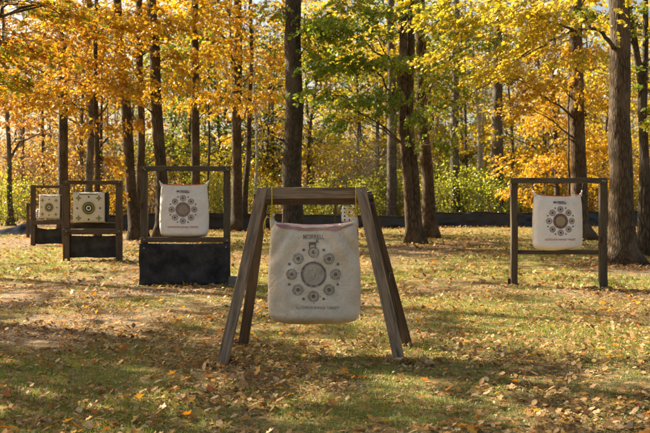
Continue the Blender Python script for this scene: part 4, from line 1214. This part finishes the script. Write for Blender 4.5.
# ------------------------------------------------------------------ undergrowth behind the fence
def shrub_proto(name, pal, h, w, nleaf, leaf, nst, label, cat, group, twiggy=0, barkm=None):
    root = empty(name, (0, 0, 0)); tag(root, label, cat, group)
    mb = MB(); tw = []
    r_ = random.Random(hash((name, pal, nst)) % 1000 if False else len(name) * 31 + nst)
    tips = []
    for s in range(nst):
        a = r_.uniform(0, 6.28); rr = r_.uniform(.2, 1) * w / 2
        e = Vector((math.cos(a) * rr, math.sin(a) * rr, h * r_.uniform(.55, 1)))
        b = Vector((math.cos(a) * .12 * rr, math.sin(a) * .12 * rr, -.05))
        pts = curve_pts(b, e, 7, .0, .18, s)
        r0 = .008 + .009 * h / 2
        mb.tube(pts, [r0 * (1 - .8 * i / 7) for i in range(8)], 5, cap=False)
        for q in range(5 + twiggy):
            s0 = pts[r_.randrange(1, 8)]; e1 = s0 + Vector((r_.uniform(-1, 1), r_.uniform(-1, 1), r_.uniform(-.2, .9))) * (.28 * h)
            tw.append((np.array(s0), np.array(e1), .007)); tips.append(e1)
            for z in range(3 if twiggy else 1):
                f = r_.uniform(.3, 1); s2 = s0.lerp(e1, f); e2 = s2 + Vector((r_.uniform(-1, 1), r_.uniform(-1, 1), r_.uniform(-.4, .6))) * .16 * h
                tw.append((np.array(s2), np.array(e2), .004)); tips.append(e2)
    mb.build('stems', barkm or TWIG, root)
    if nleaf:
        T = np.array([tuple(t) for t in tips]); idx = rng.integers(0, len(T), nleaf)
        P = T[idx] + rng.normal(size=(nleaf, 3)) * .11 * h * np.array([1, 1, .6]); P[:, 2] = np.maximum(P[:, 2], .08)
        D = rng.normal(size=P.shape); D[:, 2] -= .4; Nm = np.array([0, 0, 1.0]) + rng.normal(size=P.shape) * .6
        link('leaves', leaf_mesh('leaves', P, D, Nm, leaf * rng.uniform(.6, 1.3, nleaf), rng.uniform(0, 1, nleaf), 1, tw=tw), [PAL[pal], barkm or TWIG], root)
    return root

def place(o, px, d, s=1.0, rz=None, sz=None):
    x = X(px, d); o.location = (x, d, gz(x, d)); o.rotation_euler = (0, 0, rnd.uniform(0, 6.28) if rz is None else rz); o.scale = (s, s, (sz or s))

protos = {
 'lime': shrub_proto('bush', 'lime', 2.5, 2.4, 1400, .1, 10, 'bright lime-yellow leafy bush growing behind the black fence', 'bush', 'lime bushes behind the fence'),
 'yellow': shrub_proto('sapling', 'yellow', 4.2, 2.4, 1100, .12, 7, 'loose yellow-leaved sapling in the woods behind the fence', 'sapling', 'yellow saplings behind the fence'),
 'tan': shrub_proto('brush', 'tan', 3.6, 3.0, 900, .12, 12, 'tangled tan and rust brush in the woods behind the fence', 'brush', 'tan brush thickets', 8),
 'bare': shrub_proto('bare_brush', 'tan', 4.6, 3.4, 220, .11, 16, 'nearly bare grey twiggy thicket in the woods', 'brush', 'bare thickets', 12, BARK_PALE),
 'amber': shrub_proto('sapling', 'amber', 3.6, 2.6, 1500, .12, 8, 'amber orange leafy sapling behind the fence', 'sapling', 'amber saplings behind the fence'),
}
spots = {
 'lime': [(372, 46, .9), (395, 49, 1.1), (418, 48, 1.2), (345, 51, 1), (240, 50, 1), (200, 50, 1.1), (60, 50, .9), (132, 52, 1), (495, 50, 1.3), (432, 44, 1), (447, 46, 1.1), (466, 45, 1.15), (488, 44, 1.0), (508, 46, .9), (520, 48, 1), (305, 47, .8), (325, 46, .75), (268, 47, .9), (175, 48, .9), (222, 46, 1.1), (15, 48, 1), (2, 44, .9), (360, 48, .8), (548, 47, .9), (640, 48, .9), (452, 52, 1.4), (475, 54, 1.5)],
 'yellow': [(330, 50, 1), (345, 54, 1.1), (372, 52, .9), (315, 58, 1.2), (215, 50, 1.1), (235, 60, 1.2), (182, 54, 1), (275, 52, .9), (440, 58, 1.2), (22, 54, .9), (70, 55, 1), (380, 62, 1.3), (530, 60, 1.2), (625, 55, 1.1), (140, 58, 1.1)],
 'tan': [(10, 50, 1), (35, 52, 1.1), (55, 48, .9), (80, 50, 1.1), (105, 53, 1), (30, 60, 1.3), (118, 48, .9), (150, 52, 1), (190, 60, 1.2), (60, 62, 1.3), (95, 64, 1.4), (340, 62, 1.1), (365, 66, 1.3), (2, 66, 1.4), (410, 58, 1.1), (-20, 56, 1.2), (680, 56, 1.2), (615, 50, 1)],
 'bare': [(350, 50, 1.1), (372, 55, 1.2), (330, 60, 1.3), (385, 50, 1.0), (410, 52, 1.1), (40, 56, 1.2), (85, 58, 1.2), (430, 60, 1.4), (470, 62, 1.4), (300, 56, 1.1), (120, 60, 1.2), (205, 64, 1.3), (545, 56, 1.2), (640, 60, 1.3), (260, 58, 1.2), (160, 66, 1.4)],
 'amber': [(535, 46, 1.1), (560, 48, 1.1), (590, 47, 1.1), (612, 46, .9), (520, 52, 1.2), (642, 50, 1.0), (100, 46, .8), (255, 54, 1.1), (570, 56, 1.4)],
}
for k, lst in spots.items():
    for i, (px, d, s) in enumerate(lst):
        o = protos[k] if i == 0 else copy_tree(protos[k])
        place(o, px, d, s * rnd.uniform(.9, 1.1), sz=s * rnd.uniform(.85, 1.15))

# ------------------------------------------------------------------ background trees
def bg_proto(pal, h, dia, nb, nl, label, group, barkm, leaf=.2, r=2.2, zlo=.3, seed=0, cone=False, name='forest_tree'):
    root = empty(name); tag(root, label, 'tree', group)
    r_ = random.Random(seed); mb = MB()
    pts = [Vector((.5 * mnoise.noise(Vector((z * .12, seed, 0))), .5 * mnoise.noise(Vector((z * .12, seed, 4))), z - .2)) for z in np.linspace(0, h, 12)]
    mb.tube(pts, [dia / 2 * (1 - .8 * i / 11) * (1.4 if i == 0 else 1) for i in range(12)], 9)
    bl = []
    for i in range(nb):
        z = h * r_.uniform(zlo, 1); a = r_.uniform(0, 6.28)
        rr = (1 - z / h) * 2.4 + .2 if cone else r_.uniform(.6, 2.6)
        c = Vector((math.cos(a) * rr, math.sin(a) * rr, z)); k = min(11, int((z - .3 * rr) / h * 11))
        mb.tube(curve_pts(pts[max(0, k)], c, 5, .1, .12, i), [dia * .16 * (1 - .8 * q / 5) for q in range(6)], 4, cap=False)
        for q in range(4):
            e = c + Vector((r_.uniform(-1, 1), r_.uniform(-1, 1), r_.uniform(-.4, .8))) * 1.3
            mb.tube(curve_pts(c, e, 3, .05, .15, q), [dia * .05, dia * .04, dia * .025, dia * .01], 3, cap=False)
        bl.append((c, (r * r_.uniform(.5, .9), r * r_.uniform(.5, .9), r * .4), nl // nb))
    mb.build('trunk', barkm, root)
    if nl:
        P, D, Nm, S = sprays(bl, leaf, per=9)
        link('crown', leaf_mesh('crown', P, D, Nm, S, rng.uniform(0, 1, len(P)), 2), PAL[pal], root)
    return root
bgp = {
 'y': bg_proto('yellow', 13, .24, 28, 4300, 'yellow-leaved tree deep in the woods behind the clearing', 'yellow trees in the far woods', BARK_GREY, .15, seed=1, zlo=.25),
 't': bg_proto('tan', 12, .22, 26, 3600, 'tan and russet tree deep in the woods behind the clearing', 'russet trees in the far woods', BARK_GREY, .15, seed=2, zlo=.22),
 'o': bg_proto('gold', 13, .24, 28, 4300, 'golden orange tree deep in the woods behind the clearing', 'golden trees in the far woods', BARK, .15, seed=3, zlo=.22),
 'g': bg_proto('yelgreen', 13, .24, 28, 4300, 'yellow-green tree deep in the woods behind the clearing', 'green-tinged trees in the far woods', BARK_GREY, .15, seed=4, zlo=.25),
 'b': bg_proto('tan', 14, .2, 18, 260, 'slim almost bare grey tree deep in the woods', 'bare trees in the far woods', BARK_PALE, .17, seed=5, zlo=.3),
 'p': bg_proto('pine', 13, .25, 34, 4500, 'dark green pine showing through the far woods', 'pines in the far woods', BARK, .16, seed=6, zlo=.2, cone=True, name='pine_tree'),
}
bgs = []
r_ = random.Random(5)
def zone(px):
    if px < 60: return 'tbobyb'
    if px < 150: return 'tobbbg'
    if px < 230: return 'gygpyb'
    if px < 300: return 'ygpgbo'
    if px < 430: return 'gygbpy'
    if px < 510: return 'gbyggp'
    return 'oytbby'
for row, (d0_, n_) in enumerate(((51, 17), (57, 20), (65, 23), (75, 23), (88, 23))):
    for i in range(n_):
        px = -30 + (710) * (i + r_.uniform(.05, .95)) / n_
        bgs.append((px, d0_ + r_.uniform(-3, 4), r_.choice(zone(px)), r_.uniform(.8, 1.2)))
used = set()
for px, d, k, s in bgs:
    o = bgp[k] if k not in used else copy_tree(bgp[k]); used.add(k)
    place(o, px, d, s)

# mass of woods beyond, one uncountable body
def far_woods():
    n = 26000
    x = rng.uniform(-62, 62, n); y = rng.uniform(100, 140, n)
    z = rng.uniform(0, 1, n) ** 1.25 * (7 + 2.5 * np.sin(x * .21) + 2 * np.sin(x * .53 + 1)) + 1.2
    P = np.stack([x, y, z], 1); D = rng.normal(size=P.shape); Nm = rng.normal(size=P.shape) + np.array([0, -.3, .8])
    me = leaf_mesh('distant_woods', P, D, Nm, rng.uniform(.25, .6, n), np.clip(.5 + .3 * np.sin(x * .11) + rng.normal(size=n) * .25, 0, 1), 2)
    tag(link('distant_woods', me, PAL['tan']), 'hazy mass of tan and gold foliage at the very back of the woods', 'woods', kind='stuff')
    tw = [(np.array((a, b, .5)), np.array((a + rnd.uniform(-1, 1), b, rnd.uniform(7, 13))), rnd.uniform(.05, .11)) for a, b in ((rnd.uniform(-60, 60), rnd.uniform(98, 138)) for _ in range(260))]
    v, l, s = twigs_mesh_arrays(tw); tag(link('distant_trunks', fast_mesh('distant_trunks', v, l, s), BARK_GREY), 'many slim grey stems standing at the back of the woods', 'woods', kind='stuff')
far_woods()

def drifts():
    P = []
    spots_ = [(X(221, 6.8), 6.8, .16, 60), (X(401, 6.9), 6.9, .14, 60), (X(243, 7.7), 7.7, .14, 45), (X(409, 7.6), 7.6, .14, 45), (X(514, 12.9), 12.9, .2, 60), (X(603, 12.6), 12.6, .2, 70),
              (X(625, 17.2), 16.9, .5, 420), (X(645, 20), 19.8, .4, 200), (X(414, 25.5), 25.2, .7, 420), (X(430, 29), 28.7, .6, 220), (X(162, 27), 26.8, .4, 120), (X(580, 28), 27.8, .5, 160), (X(185, 13.2), 13.0, .5, 120)]
    for x, y, r, n in spots_:
        for _ in range(n):
            a = rnd.uniform(0, 6.28); q = abs(rnd.gauss(0, r)) + .05
            px_, py_ = x + math.cos(a) * q * 1.5, y + math.sin(a) * q
            P.append((px_, py_, gz(px_, py_) + .006 + rnd.random() * .05 * math.exp(-q / r)))
    for _ in range(2600):   # against the silt fence
        px_ = rnd.uniform(90, 660); d = 33.5 + (px_ - 84) / 566 * 10.5 - abs(rnd.gauss(0, .3)) - .15
        P.append((X(px_, d), d, gz(X(px_, d), d) + rnd.random() * .10))
    P = np.array(P); n = len(P)
    D = rng.normal(size=(n, 3)) * np.array([1, 1, .25]); Nm = np.array([0, 0, 1.0]) + rng.normal(size=(n, 3)) * .5
    me = leaf_mesh('leaf_drifts', P, D, Nm, rng.uniform(.04, .1, n), rng.uniform(0, 1, n), 0, curl=.3)
    tag(link('leaf_drifts', me, LITTER), 'brown leaves drifted against posts, trunk bases and the black fence', 'fallen leaves', kind='stuff')
drifts()

# ------------------------------------------------------------------ light, sky, camera
SUN_EL = math.radians(37); SUN_AZ = math.radians(-58)   # azimuth from +Y towards +X
to_sun = Vector((math.sin(SUN_AZ) * math.cos(SUN_EL), math.cos(SUN_AZ) * math.cos(SUN_EL), math.sin(SUN_EL)))
sl = bpy.data.lights.new('sun', 'SUN'); sl.energy = 5; sl.angle = math.radians(.53); sl.color = (1, .93, .82)
so = bpy.data.objects.new('sun', sl); COL.objects.link(so); so.rotation_euler = to_sun.to_track_quat('Z', 'Y').to_euler(); so.location = to_sun * 60
w = bpy.data.worlds.new('World'); sc.world = w; w.use_nodes = True
nt = w.node_tree; nt.nodes.clear()
sky = nt.nodes.new('ShaderNodeTexSky'); sky.sky_type = 'NISHITA'; sky.sun_disc = False; sky.sun_elevation = SUN_EL; sky.sun_rotation = SUN_AZ
sky.air_density = 1.0; sky.dust_density = 4.0; sky.ozone_density = 1.0
bg = nt.nodes.new('ShaderNodeBackground'); bg.inputs['Strength'].default_value = .058
ow = nt.nodes.new('ShaderNodeOutputWorld'); nt.links.new(sky.outputs[0], bg.inputs[0]); nt.links.new(bg.outputs[0], ow.inputs[0])

cam = bpy.data.cameras.new('camera'); co = bpy.data.objects.new('camera', cam); COL.objects.link(co); sc.camera = co
cam.lens = 50; cam.sensor_width = 36; cam.sensor_fit = 'HORIZONTAL'; cam.shift_y = -16.5 / 650
co.location = (0, 0, HC); co.rotation_euler = (math.pi / 2, 0, 0); cam.clip_end = 1500; cam.clip_start = .1
cam.dof.use_dof = True; cam.dof.focus_distance = 7.3; cam.dof.aperture_fstop = 5.6

sc.view_settings.view_transform = 'Standard'; sc.view_settings.look = 'None'; sc.view_settings.gamma = 1; sc.view_settings.exposure = 1.8
sc.view_settings.use_curve_mapping = False
sc.view_settings.use_white_balance = True; sc.view_settings.white_balance_temperature = 7600; sc.view_settings.white_balance_tint = 8
cy = sc.cycles; cy.max_bounces = 6; cy.diffuse_bounces = 4; cy.glossy_bounces = 2; cy.transmission_bounces = 4; cy.transparent_max_bounces = 4
cy.use_denoising = True; cy.caustics_reflective = False; cy.caustics_refractive = False; cy.sample_clamp_indirect = 6
sc.render.engine = 'CYCLES'
